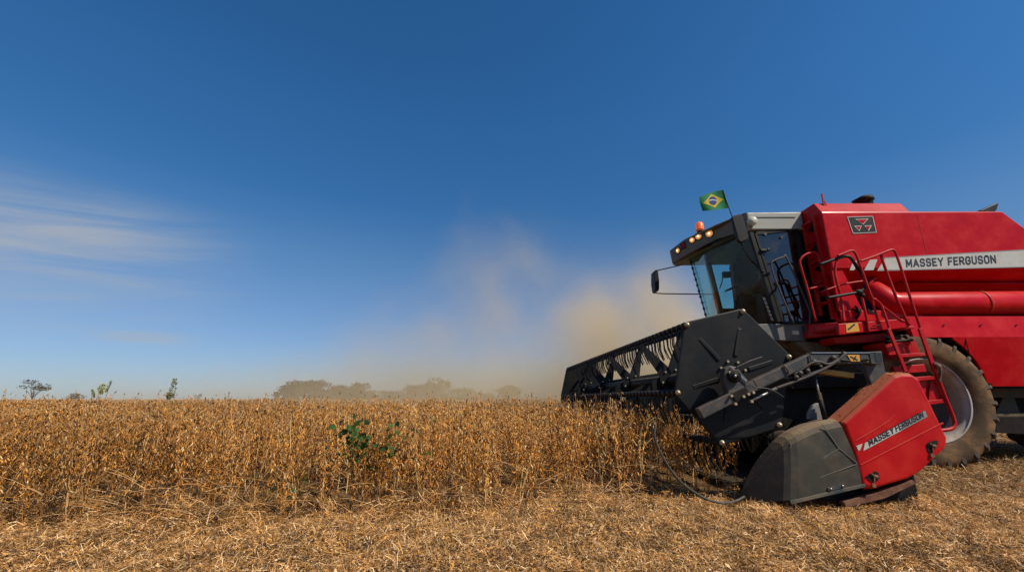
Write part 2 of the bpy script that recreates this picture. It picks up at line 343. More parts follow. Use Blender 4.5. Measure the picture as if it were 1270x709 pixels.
def soy(level):
    nb = NB(); H = random.uniform(.70, .92); lean = random.uniform(-.07, .07), random.uniform(-.07, .07)
    stems = [[np.array([lean[0]*t_*t_+.015*math.sin(t_*7), lean[1]*t_*t_, H*t_]) for t_ in np.linspace(0, 1, 6 if level == 0 else 3)]]
    z0 = .0 if level < 2 else .35
    c = PALE*random.uniform(.75, 1.1) if random.random() < .5 else GOLD*.8
    nb.stick(stems[0], .0042, .0018, c, 3)
    for k in range(random.randint(2, 4) if level < 2 else 1):
        t0 = random.uniform(.12, .45); a = random.uniform(0, 2*PI); base = np.array([lean[0]*t0*t0, lean[1]*t0*t0, H*t0]); top = H*random.uniform(.72, .97); sp = random.uniform(.05, .15)
        br = [base, base+np.array([math.cos(a)*sp*.7, math.sin(a)*sp*.7, (top-base[2])*.4]), np.array([base[0]+math.cos(a)*sp, base[1]+math.sin(a)*sp, top])]
        nb.stick(br, .0028, .0013, c*random.uniform(.8, 1.1), 3); stems.append(br)
    npod = {0: 30, 1: 17, 2: 10}[level]
    for si, st in enumerate(stems):
        st = np.asarray(st); m = npod if si == 0 else int(npod*.55)
        for k in range(m):
            f = random.uniform(.22 if level < 2 else .5, 1.0); q = f*(len(st)-1); i = min(int(q), len(st)-2); p = st[i]+(st[i+1]-st[i])*(q-i)
            a = random.uniform(0, 2*PI); dz = random.choice([-2.2, -1.6, -1.0, -.6, 1.2])
            L = random.uniform(.032, .055)*(1, 1.25, 1.7)[level]; W = random.uniform(.008, .013)*(1, 1.35, 2.1)[level]
            o = .004+.007*random.random(); nb.pod(p+np.array([math.cos(a)*o, math.sin(a)*o, 0]), [math.cos(a)*.7, math.sin(a)*.7, dz], L, W, tone(), level == 0)
    if level < 2:
        for k in range(5 if level == 0 else 2):
            f = random.uniform(.1, .95); a = random.uniform(0, 2*PI); p = np.array([0, 0, H*f]); L = random.uniform(.05, .17)
            nb.stick([p, p+np.array([math.cos(a)*L*.7, math.sin(a)*L*.7, L*.55]), p+np.array([math.cos(a)*L*1.2, math.sin(a)*L*1.2, L*random.uniform(-.2, .7)])], .0014, .0007, PALE*random.uniform(.7, 1.15), 3)
        for k in range(random.randint(2, 5)):      # shrivelled leaves
            a = random.uniform(0, 2*PI); p = np.array([math.cos(a)*.06, math.sin(a)*.06, random.uniform(.05, H*.9)])
            nb.leaf(p, [math.cos(a), math.sin(a), random.uniform(-1.5, .1)], random.uniform(.03, .06), .022, BRN*random.uniform(.6, 1.3), .5)
    return nb.out()
tmpl = {lv: [soy(lv) for _ in range((14, 10, 8)[lv])] for lv in (0, 1, 2)}
def scatter(level, pts, lean_amt=.10, hs=(.9, 1.14)):
    Vs, Ts, Cs = [], [], []; n = 0; tl = tmpl[level]; idx = rng.integers(0, len(tl), len(pts))
    for k, (V, T, C) in enumerate(tl):
        m = np.where(idx == k)[0]
        if not len(m): continue
        p = pts[m]; a = rng.uniform(0, 2*PI, len(m)); s = rng.uniform(*hs, len(m)); lx = rng.normal(0, lean_amt, len(m)); ly = rng.normal(0, lean_amt, len(m))
        ca, sa = np.cos(a), np.sin(a); X = V[None, :, 0]*ca[:, None]-V[None, :, 1]*sa[:, None]; Y = V[None, :, 0]*sa[:, None]+V[None, :, 1]*ca[:, None]; Z = V[None, :, 2]*s[:, None]
        X = X+lx[:, None]*Z+p[:, 0:1]; Y = Y+ly[:, None]*Z+p[:, 1:2]; Z = Z*(1-.5*(lx**2+ly**2))[:, None]+gz(p[:, 0:1], p[:, 1:2])*(p[:, 1:2] < 12)
        VV = np.stack([X, Y, Z], -1).reshape(-1, 3); TT = (T[None]+(np.arange(len(m))*len(V))[:, None, None]).reshape(-1, 3)+n
        br = rng.uniform(.66, 1.22, (len(m), 1, 1)); pat = 1+.12*np.sin(p[:, 0]*.8+p[:, 1]*.35)[:, None, None]
        CC = np.clip(C[None]*br*pat, 0, .9).reshape(-1, 3)
        Vs.append(VV); Ts.append(TT); Cs.append(CC); n += len(VV)
    return Vs, Ts, Cs, n
def pts_in(x0, x1, y0, y1, dens, cone=None):
    n = int((x1-x0)*(y1-y0)*dens); p = np.stack([rng.uniform(x0, x1, n), rng.uniform(y0, y1, n)], -1)
    k = in_crop(p[:, 0], p[:, 1])
    if cone: k &= np.abs(p[:, 0]) < cone*p[:, 1]+2.0
    return p[k]
allV, allT, allC = [], [], []; tot = 0
for lv, args, kw in ((0, (-8, 4.2, 3.6, 5.8, 38), dict(lean_amt=.10, hs=(.80, 1.2))), (1, (-13, 4, 5.8, 12, 32), dict(cone=1.3, hs=(.84, 1.18))), (1, (2, 17, HEAD_END, 16, 12), dict()), (2, (-34, 24, 12, 26, 15), dict(cone=1.3)), (2, (-70, 50, 26, 55, 5), dict(cone=1.3))):
    cone = kw.pop('cone', None); pts = pts_in(*args, cone=cone)
    A, B, C, n = scatter(lv, pts, **kw)
    allV += A; allT += [b+tot for b in B]; allC += C; tot += n
# ragged plants and broken stalks leaning out over the cut edge
nb = NB()
for k in range(330):
    x = random.uniform(-6.5, 1.9); y = float(crop_edge(x))+random.uniform(-.16, .35); a = random.uniform(-PI, PI); L = random.uniform(.10, .42); z = random.uniform(.0, .32)
    dx, dy, dz = math.cos(a)*L, math.sin(a)*L*.5-.05, random.uniform(-.1, .6)*L; c = (PALE if random.random() < .6 else GOLD)*random.uniform(.7, 1.15)
    p = np.array([x, y, z+.03]); nb.stick([p, p+np.array([dx*.5, dy*.5, dz*.5+.05*L]), p+np.array([dx, dy, max(dz, -z)])], .0024, .0012, c, 3)
    if k % 3 == 0:
        for j in range(4):
            f = random.random(); nb.pod(p+np.array([dx, dy, dz])*f, [random.uniform(-1, 1), random.uniform(-1, 1), -.8], .045, .011, tone())
V, T, C = nb.out(); allV.append(V); allT.append(T+tot); allC.append(C); tot += len(V)
npmesh('soybean_crop', np.concatenate(allV), np.concatenate(allT), np.concatenate(allC), cropm, kind='stuff', label='ripe dry golden brown soybean plants standing in the uncut field', cat='crop')
# far canopy: a rough sheet at crop height far behind the near plants
xs = np.concatenate([-np.geomspace(2500, 60, 26), np.linspace(-56, 56, 150), np.geomspace(60, 2500, 26)]); ys = np.concatenate([np.linspace(30, 60, 60), np.geomspace(61, 2500, 60)])
gx, gy = np.meshgrid(xs, ys); zz = .66+.10*rng.random(gx.shape)*(gy < 400); zz[0, :] = .1
V = np.stack([gx, gy, zz], -1).reshape(-1, 3); nx = len(xs); ii, jj = np.meshgrid(np.arange(len(ys)-1), np.arange(nx-1), indexing='ij'); a0 = (ii*nx+jj).ravel()
T = np.concatenate([np.stack([a0, a0+1, a0+nx+1], -1), np.stack([a0, a0+nx+1, a0+nx], -1)])
C = (GOLD*.55+BRN*.4)[None]*rng.uniform(.6, 1.3, (len(V), 1)); npmesh('distant_soybean_field', V, T, C, cropm, kind='stuff', label='distant golden brown soybean field reaching the horizon', cat='crop')

# ------------------------------------------------------------------ chopped straw on the cut ground
def straw(n, x0, x1, y0, y1, Lr, Wr, mask=None, zr=.05):
    x = rng.uniform(x0, x1, n); y = rng.uniform(y0, y1, n)
    if mask is not None: k = mask(x, y); x, y = x[k], y[k]; n = len(x)
    L = rng.uniform(*Lr, n)*rng.choice([.5, 1, 1, 1.6], n); W = rng.uniform(*Wr, n)
    a = rng.uniform(0, PI*2, n); el = rng.normal(0, .38, n); z = gz(x, y)+rng.random(n)**1.5*zr+.004+np.abs(np.sin(el))*L*.45
    d = np.stack([np.cos(a)*np.cos(el), np.sin(a)*np.cos(el), np.sin(el)], -1); s = np.stack([-np.sin(a), np.cos(a), rng.uniform(-.8, .8, n)], -1); s /= np.linalg.norm(s, axis=1)[:, None]
    c = np.stack([x, y, z], -1); bend = np.stack([rng.normal(0, .10, n), rng.normal(0, .1, n), rng.normal(0, .10, n)], -1)*L[:, None]
    up = np.cross(d, s)
    V = np.stack([c-d*L[:, None]/2-s*W[:, None]/2, c-d*L[:, None]/2+s*W[:, None]/2, c+bend-s*W[:, None]*.6, c+bend+s*W[:, None]*.6, c+bend+up*W[:, None]*.5, c+d*L[:, None]/2], 1)
    T = np.array([(0, 2, 4), (0, 4, 1), (1, 4, 3), (2, 5, 4), (4, 5, 3)])
    q = rng.random(n); base = np.where((q < .20)[:, None], np.array([.84, .55, .27]), np.where((q < .56)[:, None], np.array([.62, .305, .075]), np.where((q < .90)[:, None], np.array([.32, .155, .045]), np.array([.09, .048, .022]))))
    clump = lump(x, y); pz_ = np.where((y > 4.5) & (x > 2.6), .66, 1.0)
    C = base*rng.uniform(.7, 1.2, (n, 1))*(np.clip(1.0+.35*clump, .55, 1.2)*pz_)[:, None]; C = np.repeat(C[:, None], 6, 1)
    return V.reshape(-1, 3), (T[None]+(np.arange(n)*6)[:, None, None]).reshape(-1, 3), C.reshape(-1, 3)
def cutmask(x, y): return ~in_crop(x, y-.12) & (y < HEAD_END+.4)
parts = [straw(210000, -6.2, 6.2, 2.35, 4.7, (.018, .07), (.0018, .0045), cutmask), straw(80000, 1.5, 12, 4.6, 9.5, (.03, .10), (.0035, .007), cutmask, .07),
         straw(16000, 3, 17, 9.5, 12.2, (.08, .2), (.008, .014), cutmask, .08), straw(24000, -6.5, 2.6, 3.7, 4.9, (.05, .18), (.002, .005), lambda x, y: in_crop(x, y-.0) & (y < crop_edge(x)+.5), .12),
         straw(14000, -6.2, 8, 2.35, 4.4, (.012, .03), (.010, .018), cutmask, .03), straw(5000, -7, 7.5, -3, 2.4, (.05, .12), (.003, .006))]
o_ = 0; Vs = []; Ts = []; Cs = []
for V, T, C in parts: Vs.append(V); Ts.append(T+o_); Cs.append(C); o_ += len(V)
nb = NB()                                         # short upright stubble
for k in range(1500):
    x = random.uniform(-6, 11); y = random.uniform(2.4, 9.5)
    if in_crop(np.array([x]), np.array([y]))[0]: continue
    h = random.uniform(.04, .10); z = float(gz(x, y)); nb.stick([np.array([x, y, z]), np.array([x+random.uniform(-.02, .02), y+random.uniform(-.02, .02), z+h])], .003, .0028, PALE*random.uniform(.5, .95), 4)
V, T, C = nb.out(); Vs.append(V); Ts.append(T+o_); Cs.append(C)
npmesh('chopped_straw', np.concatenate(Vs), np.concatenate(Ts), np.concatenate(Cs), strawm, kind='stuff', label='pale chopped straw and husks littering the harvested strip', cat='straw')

# ------------------------------------------------------------------ the combine harvester
BASE = (6.0, 7.8, 0.0)
H = thing('combine_harvester', 'big red combine harvester with grey cab and wide black reel cutting the dry soybeans', 'combine harvester', BASE)
YM = 7.8
def mir(y): return 2*YM-y
def pz(u, v, Y): p = P(u, v, Y); return p.x, p.z
def plate(pts, Y, th, mb=None):
    mb = mb or MB(); return mb.prism([P(u, v, Y) for u, v in pts], (0, th, 0))
TD = Vector((-.058, 1, 0))               # across the header
GL = {'M': (.95, [[(0,0),(0,1)], [(0,1),(.5,.25)], [(.5,.25),(1,1)], [(1,1),(1,0)]]), 'A': (.9, [[(0,0),(.5,1)], [(.5,1),(1,0)], [(.2,.3),(.8,.3)]]),
      'S': (.75, [[(1,.82),(.8,1),(.2,1),(0,.82),(0,.66),(.2,.52),(.8,.48),(1,.34),(1,.18),(.8,0),(.2,0),(0,.18)]]), 'E': (.66, [[(1,1),(0,1),(0,0),(1,0)], [(.05,.5),(.85,.5)]]),
      'Y': (.85, [[(0,1),(.5,.48)], [(1,1),(.5,.48)], [(.5,.5),(.5,0)]]), 'F': (.64, [[(1,1),(0,1),(0,0)], [(.05,.5),(.85,.5)]]), 'R': (.76, [[(0,0),(0,1),(.75,1),(1,.85),(1,.62),(.75,.48),(.05,.48)], [(.55,.46),(1,0)]]),
      'G': (.78, [[(1,.80),(.78,1),(.22,1),(0,.8),(0,.2),(.22,0),(.78,0),(1,.2),(1,.48),(.6,.48)]]), 'U': (.76, [[(0,1),(0,.2),(.22,0),(.78,0),(1,.2),(1,1)]]),
      'O': (.80, [[(.5,1),(.22,1),(0,.8),(0,.2),(.22,0),(.78,0),(1,.2),(1,.8),(.78,1),(.45,1)]]), 'N': (.80, [[(0,0),(0,1)], [(0,1),(1,0)], [(1,0),(1,1)]])}
def put_text(s, o, ux, uy, parent, nrm, name='lettering', m=None, lift=.006, wt=.20):
    """block capitals drawn as mitred strokes; o = lower left, ux = lower right, uy = upper left corner"""
    o = Vector(o); ux = Vector(ux)-o; uy = Vector(uy)-o; nrm = Vector(nrm); mb = MB(); x = 0; gap = .34; tot = sum(GL[c][0]*.72 for c in s)+gap*(len(s)-1); lay = 0
    for c in s:
        wd = GL[c][0]*.72
        for st in GL[c][1]:
            h = wt/2; p = [Vector((x+a*wd, h+b*(1-2*h), 0)) for a, b in st]; vs_ = []; lay = (lay+1) % 4
            for k in range(len(p)):
                d1 = (p[k]-p[k-1]).normalized() if k else (p[1]-p[0]).normalized(); d2 = (p[k+1]-p[k]).normalized() if k < len(p)-1 else d1
                t_ = (d1+d2).normalized(); nn = Vector((-t_.y, t_.x, 0)); q = h/max(.5, nn.dot(Vector((-d1.y, d1.x, 0)))); e = (-h*.9 if k == 0 else h*.9 if k == len(p)-1 else 0)
                vs_ += [p[k]+t_*e+nn*q, p[k]+t_*e-nn*q]
            mb.add([o+ux*(q.x/tot)+uy*q.y+nrm*(lift+.0003*lay) for q in vs_], [(2*k, 2*k+1, 2*k+3, 2*k+2) for k in range(len(p)-1)])
        x += wd+gap
    return obj(name, mb, m or ink, parent, fixn=False)

# --- grain tank and body
YS = 6.3
X0 = pz(1026, 300, YS)[0]
zt = pz(1100, 263, YS)[1]; ztop = zt+.10; zs = pz(1200, 333.5, YS)[1]
zlo = pz(1200, 366, 6.72)[1]
xr = pz(1243, 262, YS)[0]; xr2 = pz(1270, 286.7, YS)[0]+.35; zr2 = pz(1270, 286.7, YS)[1]-.30
mb = MB()
st = []
for x, t_ in ((X0, zt), (xr, zt), (xr2, zr2), (xr2+.9, zr2-.12)):
    st.append([(x, 6.74, zlo), (x, YS, zs), (x, YS, t_), (x, YS+.10, t_+.03), (x, mir(YS+.10), t_+.03), (x, mir(YS), t_), (x, mir(YS), zs), (x, mir(6.74), zlo)])
n = 8; vs_ = [p for s_ in st for p in s_]
mb.add(vs_, [(i*n+k, i*n+(k+1) % n, (i+1)*n+(k+1) % n, (i+1)*n+k) for i in range(3) for k in range(n)]+[tuple(range(8)), tuple(range(31, 23, -1))])
tank = obj('grain_tank', mb, red, H, bevel=.018)
# raised front extension of the tank, sloping lit strip
xe1 = pz(1119.6, 253.5, YS+.1)[0]; xe2 = pz(1129, 261, YS)[0]; ze = pz(1060, 252.5, YS+.12)[1]
mb = MB(); y0 = YS+.004; y1 = YS+.13
mb.add([(X0+.004, y0, zt-.005), (xe2, y0, zt-.005), (xe1, y1, ze), (X0+.004, y1, ze), (X0+.004, mir(y0), zt-.005), (xe2, mir(y0), zt-.005), (xe1, mir(y1), ze), (X0+.004, mir(y1), ze)],
       [(0,1,2,3), (7,6,5,4), (0,3,7,4), (1,5,6,2), (3,2,6,7), (0,4,5,1)])
obj('tank_extension', mb, red, H, bevel=.008)
# seams on the tank side
mb = MB()
for u in (1146,):
    x = pz(u, 300, YS)[0]; mb.box((x-.0, YS-.003, zs+.02), (x+.008, YS+.004, zt-.03))
mb.box((X0+.02, YS-.002, zs+.015), (xr2-.1, YS+.004, zs+.021))
obj('panel_seam', mb, redd, tank, split=True)
# crease lip along the inward slope
xa = pz(1112, 354, 6.5)[0]; zl = pz(1190, 353, 6.5)[1]
mb = MB(); mb.add([(xa, 6.474, zl+.012), (xr2+.7, 6.474, zl+.012), (xr2+.7, 6.462, zl-.010), (xa, 6.462, zl-.010), (xa, 6.54, zl-.02), (xr2+.7, 6.54, zl-.02)], [(0,1,2,3), (3,2,5,4)])
obj('tank_lip', mb, red, H)
# front face of the tank: frames, steps and dark recesses
mb = MB(); xf = X0
for (ya, yb, za, zb) in ((6.42, 6.46, 2.1, zt), (6.68, 6.72, 2.2, zt-.1)): mb.box((xf-.05, ya, za), (xf+.01, yb, zb))
for k in range(5):
    z = 2.35+k*.33; mb.box((xf-.08, 6.46, z), (xf+.01, 6.68, z+.03))
obj('tank_front_ladder', mb, redd, H, bevel=.004)
mb = MB()
for k in range(4):
    z = 2.50+k*.33; mb.prism([(xf-.012, 6.47, z), (xf-.012, 6.67, z+.10), (xf-.012, 6.47, z+.20)], (.008, 0, 0))
obj('front_recess', mb, blackp, H, split=True)
mb = MB(); mb.box((xf, 6.30, 2.05), (xf+1.2, 6.42, 2.2)); mb.prism([(xf, 6.32, 2.1), (xf, 6.32, zs), (xf+.16, 6.32, zs), (xf+.38, 6.32, 2.1)], (0, .05, 0)); obj('front_side_panel', mb, red, H, bevel=.005)
mb = MB(); p = P(1022, 255, 6.4); mb.bar(p-Vector((0,0,.15)), P(1020, 241, 6.4), .02, .022); mb.bar(p+Vector((.03,0,-.15)), P(1023.5, 250, 6.4), .02, .02); obj('tank_corner_post', mb, redd, H)
# stripe decal
def flat(pts, Y, name, m, parent, dy=-.004):
    mb = MB(); q = [P(u, v, Y)+Vector((0, dy, 0)) for u, v in pts]; mb.add(q+[p+Vector((0, .003, 0)) for p in q], [tuple(range(len(q))), tuple(reversed(range(len(q), 2*len(q))))]+[(i, (i+1) % len(q), (i+1) % len(q)+len(q), i+len(q)) for i in range(len(q))]); return obj(name, mb, m, parent)
dec = flat([(1088.5, 335.6), (1098, 321), (1278, 311), (1320, 308.6), (1320, 330), (1278, 331.5)], YS, 'stripe_decal', white, tank)
flat([(1072, 335.8), (1079, 323), (1088.5, 322.3), (1083.5, 335.6)], YS, 'stripe_decal', white, tank); flat([(1054, 335.8), (1058.5, 324.3), (1062.5, 324), (1062.5, 331), (1059.5, 335.8)], YS, 'stripe_decal', white, tank)
mb = MB(); mb.bar(P(1088, 336.4, YS)+Vector((0,-.003,0)), P(1320, 330.8, YS)+Vector((0,-.003,0)), .006, .012); mb.bar(P(1096, 320.6, YS)+Vector((0,-.003,0)), P(1320, 308, YS)+Vector((0,-.003,0)), .006, .010); obj('stripe_edge', mb, decg, tank)
put_text('MASSEY', P(1125, 332.6, YS), P(1170, 330.6, YS), P(1124, 322.2, YS), tank, (0,-1,0))
put_text('FERGUSON', P(1177, 330.3, YS), P(1235, 327.6, YS), P(1176, 319.8, YS), tank, (0,-1,0))
# emblem
em = flat([(1051.3, 270), (1082.4, 269.3), (1087, 289), (1058.2, 290.3)], YS, 'emblem', blackp, tank)
mb = MB()
def tri(pts, Y=YS, dy=-.008): q = [P(u, v, Y)+Vector((0, dy, 0)) for u, v in pts]; mb.add(q, [(0, 1, 2)])
for pts in ([(1060.5,272.5),(1077.5,272),(1070.5,279.5)], [(1059.3,281),(1069,280.6),(1066,287.5)], [(1072,280.6),(1081.5,280.2),(1077.5,287.4)]): tri(pts, dy=-.007)
obj('emblem_outline', mb, white, tank, split=True, fixn=False)
mb = MB()
for pts in ([(1062.5,273.3),(1075.8,272.9),(1070.3,278.4)], [(1061.5,281.7),(1067.8,281.5),(1065.9,286)], [(1073.6,281.4),(1079.6,281.1),(1077,286)]): tri(pts, dy=-.010)
obj('emblem_triangle', mb, red, tank, split=True, fixn=False)
mb = MB()
c_ = [(1051.3, 270), (1082.4, 269.3), (1087, 289), (1058.2, 290.3)]
for i in range(4): mb.bar(P(*c_[i], YS)+Vector((0,-.004,0)), P(*c_[(i+1) % 4], YS)+Vector((0,-.004,0)), .008, .010)
obj('emblem_frame', mb, white, tank)
# unloading tube: elbow and long barrel
YT = 6.36; r_ = .185
pa = P(1083, 361, YT+.12); pb = P(1110, 378, YT); pc = P(1140, 378, YT); pd = pc+Vector((5.0, 0, .03))
tb = MB(); tb.tube([pa+Vector((-.10, .25, .10)), pa, pb+Vector((-.06, 0, .01)), pb+Vector((.1, 0, -.005)), pc, pd], [.15, .155, r_, r_, r_, r_], 28); obj('unloading_tube', tb, red, H)
mb = MB()
for f in (.18, .55): mb.lathe(pc.lerp(pd, f), (1,0,0), [(r_, -.02), (r_+.008, -.02), (r_+.008, .02), (r_, .02)], 28)
for k in range(6): a = k; mb.disc(pa+Vector((.03*math.cos(a), -.02, .03*math.sin(a)-.02)), (0,-1,0), .012, .02, 8)
mb.lathe(pa+Vector((-.02,.05,.05)), (-.6,.5,.6), [(.16, -.02), (.19, -.02), (.19, .02), (.16, .02)], 28); obj('tube_flange', mb, redd, H, split=True)
mb = MB(); mb.bar(P(1075, 385, YS), P(1100, 398, YS+.05), .04, .04); mb.ball(P(1064, 386, 6.3), .045); mb.tube(catmull([P(1061, 380, 6.3), P(1066, 388, 6.25), P(1062, 396, 6.3)]), .018, 8); obj('hose_coupling', mb, blk, H)
# lower side panel (two bevelled facets) and separator body
YP = 6.20; WX = 5.74; RT = .925; WYa, WYb = 6.17, 6.86
xL = pz(1134, 420, YP)[0]; zA = pz(1200, 393, YP+.05)[1]; zB = pz(1200, 419, YP)[1]; zC = pz(1245, 479.5, YP)[1]; xR = 10.3
def panel_mb(flip):
    f_ = (lambda y: mir(y)) if flip else (lambda y: y); mb = MB(); ra = RT+.085
    a1 = math.asin(max(-1, min(1, (zC-RT)/ra))); a0 = math.asin(min(.999, (zB-RT-.02)/ra)) if zB-RT < ra else PI/2
    arc = [(WX+math.cos(t_)*ra, RT+math.sin(t_)*ra) for t_ in np.linspace(a1, max(a0, .2), 16)]
    arc = [(x, min(z, zB-.004)) for x, z in arc]
    if zB-RT < ra: low = [(xR, zC)]+[(xR, zB)]+[(arc[-1][0], zB)]+list(reversed(arc))
    else: low = [(xR, zC), (xR, zB), (xL, zB)]+list(reversed(arc+[(xL, RT+ra)]))
    mb.prism([(x, f_(YP), z) for x, z in low], (0, .03 if not flip else -.03, 0))
    for v_ in mb.v: v_.y += (1 if not flip else -1)*max(0, zB-v_.z)*.16
    y1, y2 = f_(YP+.001), f_(YP+.05); mb.add([(xL, y1, zB+.002), (xR, y1, zB+.002), (xR, y2, zA), (xL, y2, zA), (xL, f_(YP+.12), zB+.002), (xR, f_(YP+.12), zB+.002)], [(0,1,2,3), (0,3,4), (1,5,2), (3,2,5,4)]); return mb
sidep = obj('side_panel', panel_mb(False), red, H); obj('side_panel', panel_mb(True), red, H)
mb = MB(); x = pz(1203, 440, YP)[0]; mb.box((x, YP-.001, zC+.01), (x+.006, YP+.01, zB-.005)); p = P(1225, 477, YP); mb.box((p.x-.06, YP-.012, p.z-.02), (p.x+.06, YP-.002, p.z+.01))
for u in (1170, 1216, 1260): mb.disc(P(u, 404, YP+.03)+Vector((0,-.01,0)), (0,-1,0), .012, .01, 8)
obj('panel_fitting', mb, blk, sidep, split=True)
mb = MB(); mb.box((4.95, 7.05, 1.25), (10.2, mir(7.05), zlo+.1)); mb.box((X0+.25, 6.8, zA-.05), (10.2, mir(6.8), zlo+.05)); obj('separator_housing', mb, blk, H, bevel=.02)
mb = MB(); mb.box((xr2+.5, 6.6, 1.9), (11.4, mir(6.6), 3.1)); mb.prism([(11.4, 6.75, 3.1), (12.3, 6.75, 2.5), (12.3, 6.75, 1.5), (11.4, 6.75, 1.5)], (0, 2.1, 0)); obj('rear_hood', mb, red, H, bevel=.04)
# exhaust and rear deflector on the roof
mb = MB(); p = P(1075, 253, 7.3); mb.lathe((p.x, 7.3, p.z-.35), (0,0,1), [(.001, 0), (.10, 0), (.10, .30), (.10, .38), (.13, .40), (.13, .43), (.11, .47), (.11, .475), (.001, .475)], 24)
mb.lathe((p.x-.06, 7.3, p.z+.02), (-.3,0,1), [(.10, 0), (.14, .05), (.145, .09), (.10, .07)], 24); obj('exhaust_pipe', mb, blk, H)
mb = MB(); mb.prism([P(1216, 262, 7.2), P(1240, 251.5, 7.2), P(1237, 261, 7.2), P(1232, 266, 7.2)], (0, .35, 0)); obj('rear_air_scoop', mb, blackp, H, bevel=.01)
# chassis below: axle, frame, dark trapezoid bracket
mb = MB(); mb.box((4.8, 7.15, .95), (10.6, 7.30, 1.30)); mb.box((4.8, mir(7.30), .95), (10.6, mir(7.15), 1.30)); mb.box((7.1, 7.08, .98), (8.8, mir(7.08), 1.40))
mb.prism([P(1234, 515, 7.05), P(1246, 490, 7.05), P(1257, 490, 7.05), P(1266, 513, 7.05)], (0, .08, 0)); mb.prism([P(1186, 482, 7.0), P(1330, 482, 7.0), P(1330, 494, 7.0), P(1186, 494, 7.0)], (0, .1, 0)); obj('chassis_frame', mb, chas, H, bevel=.01)
mb = MB(); mb.box((6.75, 7.32, .55), (10.2, mir(7.32), 1.9)); obj('cleaning_housing', mb, blk, H, bevel=.02)
mb = MB(); mb.prism([P(1205, 514, 7.0), P(1330, 512, 7.0), P(1330, 542, 7.0), P(1205, 536, 7.0)], (0, 1.5, 0)); obj('sieve_housing', mb, dusty, H, bevel=.01)
mb = MB(); mb.tube([(WX, WYb-.1, RT), (WX, mir(WYb)+.1, RT)], .16, 16); mb.box((WX-.25, WYb+.05, RT-.2), (WX+.25, WYb+.45, RT+.35)); mb.box((WX-.25, mir(WYb)-.45, RT-.2), (WX+.25, mir(WYb)-.05, RT+.35)); obj('front_axle', mb, blk, H, bevel=.02)

def wheel(cx, ya, yb, r, rr, out, nl=25, name='front_wheel'):
    s = -1 if out < 0 else 1; yo = ya if out < 0 else yb; ym = (ya+yb)/2; w = (yb-ya)/2; A = (0, -s*1.0, 0)   # axis pointing inwards
    ax = Vector((0, -s, 0)); c = Vector((cx, yo, r))
    mb = MB(); mb.lathe(c, ax, [(.001, .16), (.07, .16), (.10, .18), (.14, .18), (.15, .30), (.24, .315), (.24, .36), (.001, .36)], 32)
    for k in range(10):
        a = 2*PI*k/10; mb.disc(c+Vector((math.cos(a)*.125, -s*.18, math.sin(a)*.125)), -ax, .014, .03, 6)
    hub = obj(name, mb, rust if name == 'x' else armg, H)
    mb = MB(); mb.lathe(c, ax, [(rr-.005, .015), (rr+.012, .005), (rr+.008, .03), (rr-.025, .05), (rr-.04, .11), (rr-.05, .25), (rr-.055, .385), (rr-.02, .40), (rr+.01, w*2-.01)], 64); obj('rim', mb, silver, hub)
    mb = MB(); mb.lathe(c, ax, [(rr-.052, .255), (rr-.10, .30), (rr-.14, .37), (rr-.20, .40), (.30, .36), (.24, .30), (.20, .32), (.20, .42), (rr-.06, .43)], 64); obj('rim_disc', mb, rimd, hub)
    mb = MB(); h = r-rr; R0 = r-.045
    mb.lathe(c, ax, [(rr+.005, .02), (rr+.03, -.005), (rr+.10, -.035), (rr+h*.55, -.045), (R0-.06, -.025), (R0-.015, .0), (R0, .04), (R0+.008, w), (R0, 2*w-.04), (R0-.015, 2*w), (R0-.06, 2*w+.025), (rr+h*.55, 2*w+.045), (rr+.03, 2*w), (rr+.005, 2*w-.02)], 72)
    ty = obj('tyre', mb, tyrem, hub)
    mb = MB()
    for k in range(nl):
        for sd in (0, 1):
            a0 = 2*PI*(k+.5*sd)/nl; pts = []
            # lug runs from near the middle to the shoulder, sweeping back
            rows = [(w*.97, 0, R0-.0), (w*.45, .10, R0+.0), (-.005, .21, R0-.004), (-.040, .228, R0-.06), (-.040, .24, R0-.15)]
            tw = .046; ring = []
            for (o_, sw, rb) in rows:
                off = o_ if sd == 0 else 2*w-o_
                aa = a0+sw*(1 if s < 0 else -1)/ (r/.87)
                for da, dr in ((-tw, -.012), (-tw*.62, .043), (tw*.62, .043), (tw, -.012)):
                    rad = rb+dr*(1 if o_ >= .03 else .6); t_ = aa+da*.87/r*.8; ring.append(c+ax*off+Vector((math.cos(t_)*rad, 0, math.sin(t_)*rad)))
            f = []
            for i in range(4):
                for j in range(3): f.append((i*4+j, i*4+j+1, i*4+j+5, i*4+j+4))
            f += [(0,1,2,3), (19,18,17,16)]; mb.add(ring, f)
    obj('tread_lugs', mb, lugm, hub)
    return hub
wheel(WX, WYa, WYb, RT, .555, -1); wheel(WX, mir(WYb), mir(WYa), RT, .555, 1)
wheel(10.0, 6.75, 7.15, .62, .33, -1, 18, 'rear_wheel'); wheel(10.0, mir(7.15), mir(6.75), .62, .33, 1, 18, 'rear_wheel')
mb = MB(); mb.tube([(10, 7.1, .62), (10, mir(7.1), .62)], .09, 12); mb.box((9.85, 7.5, .6), (10.15, 8.1, 1.1)); obj('rear_axle', mb, blk, H)

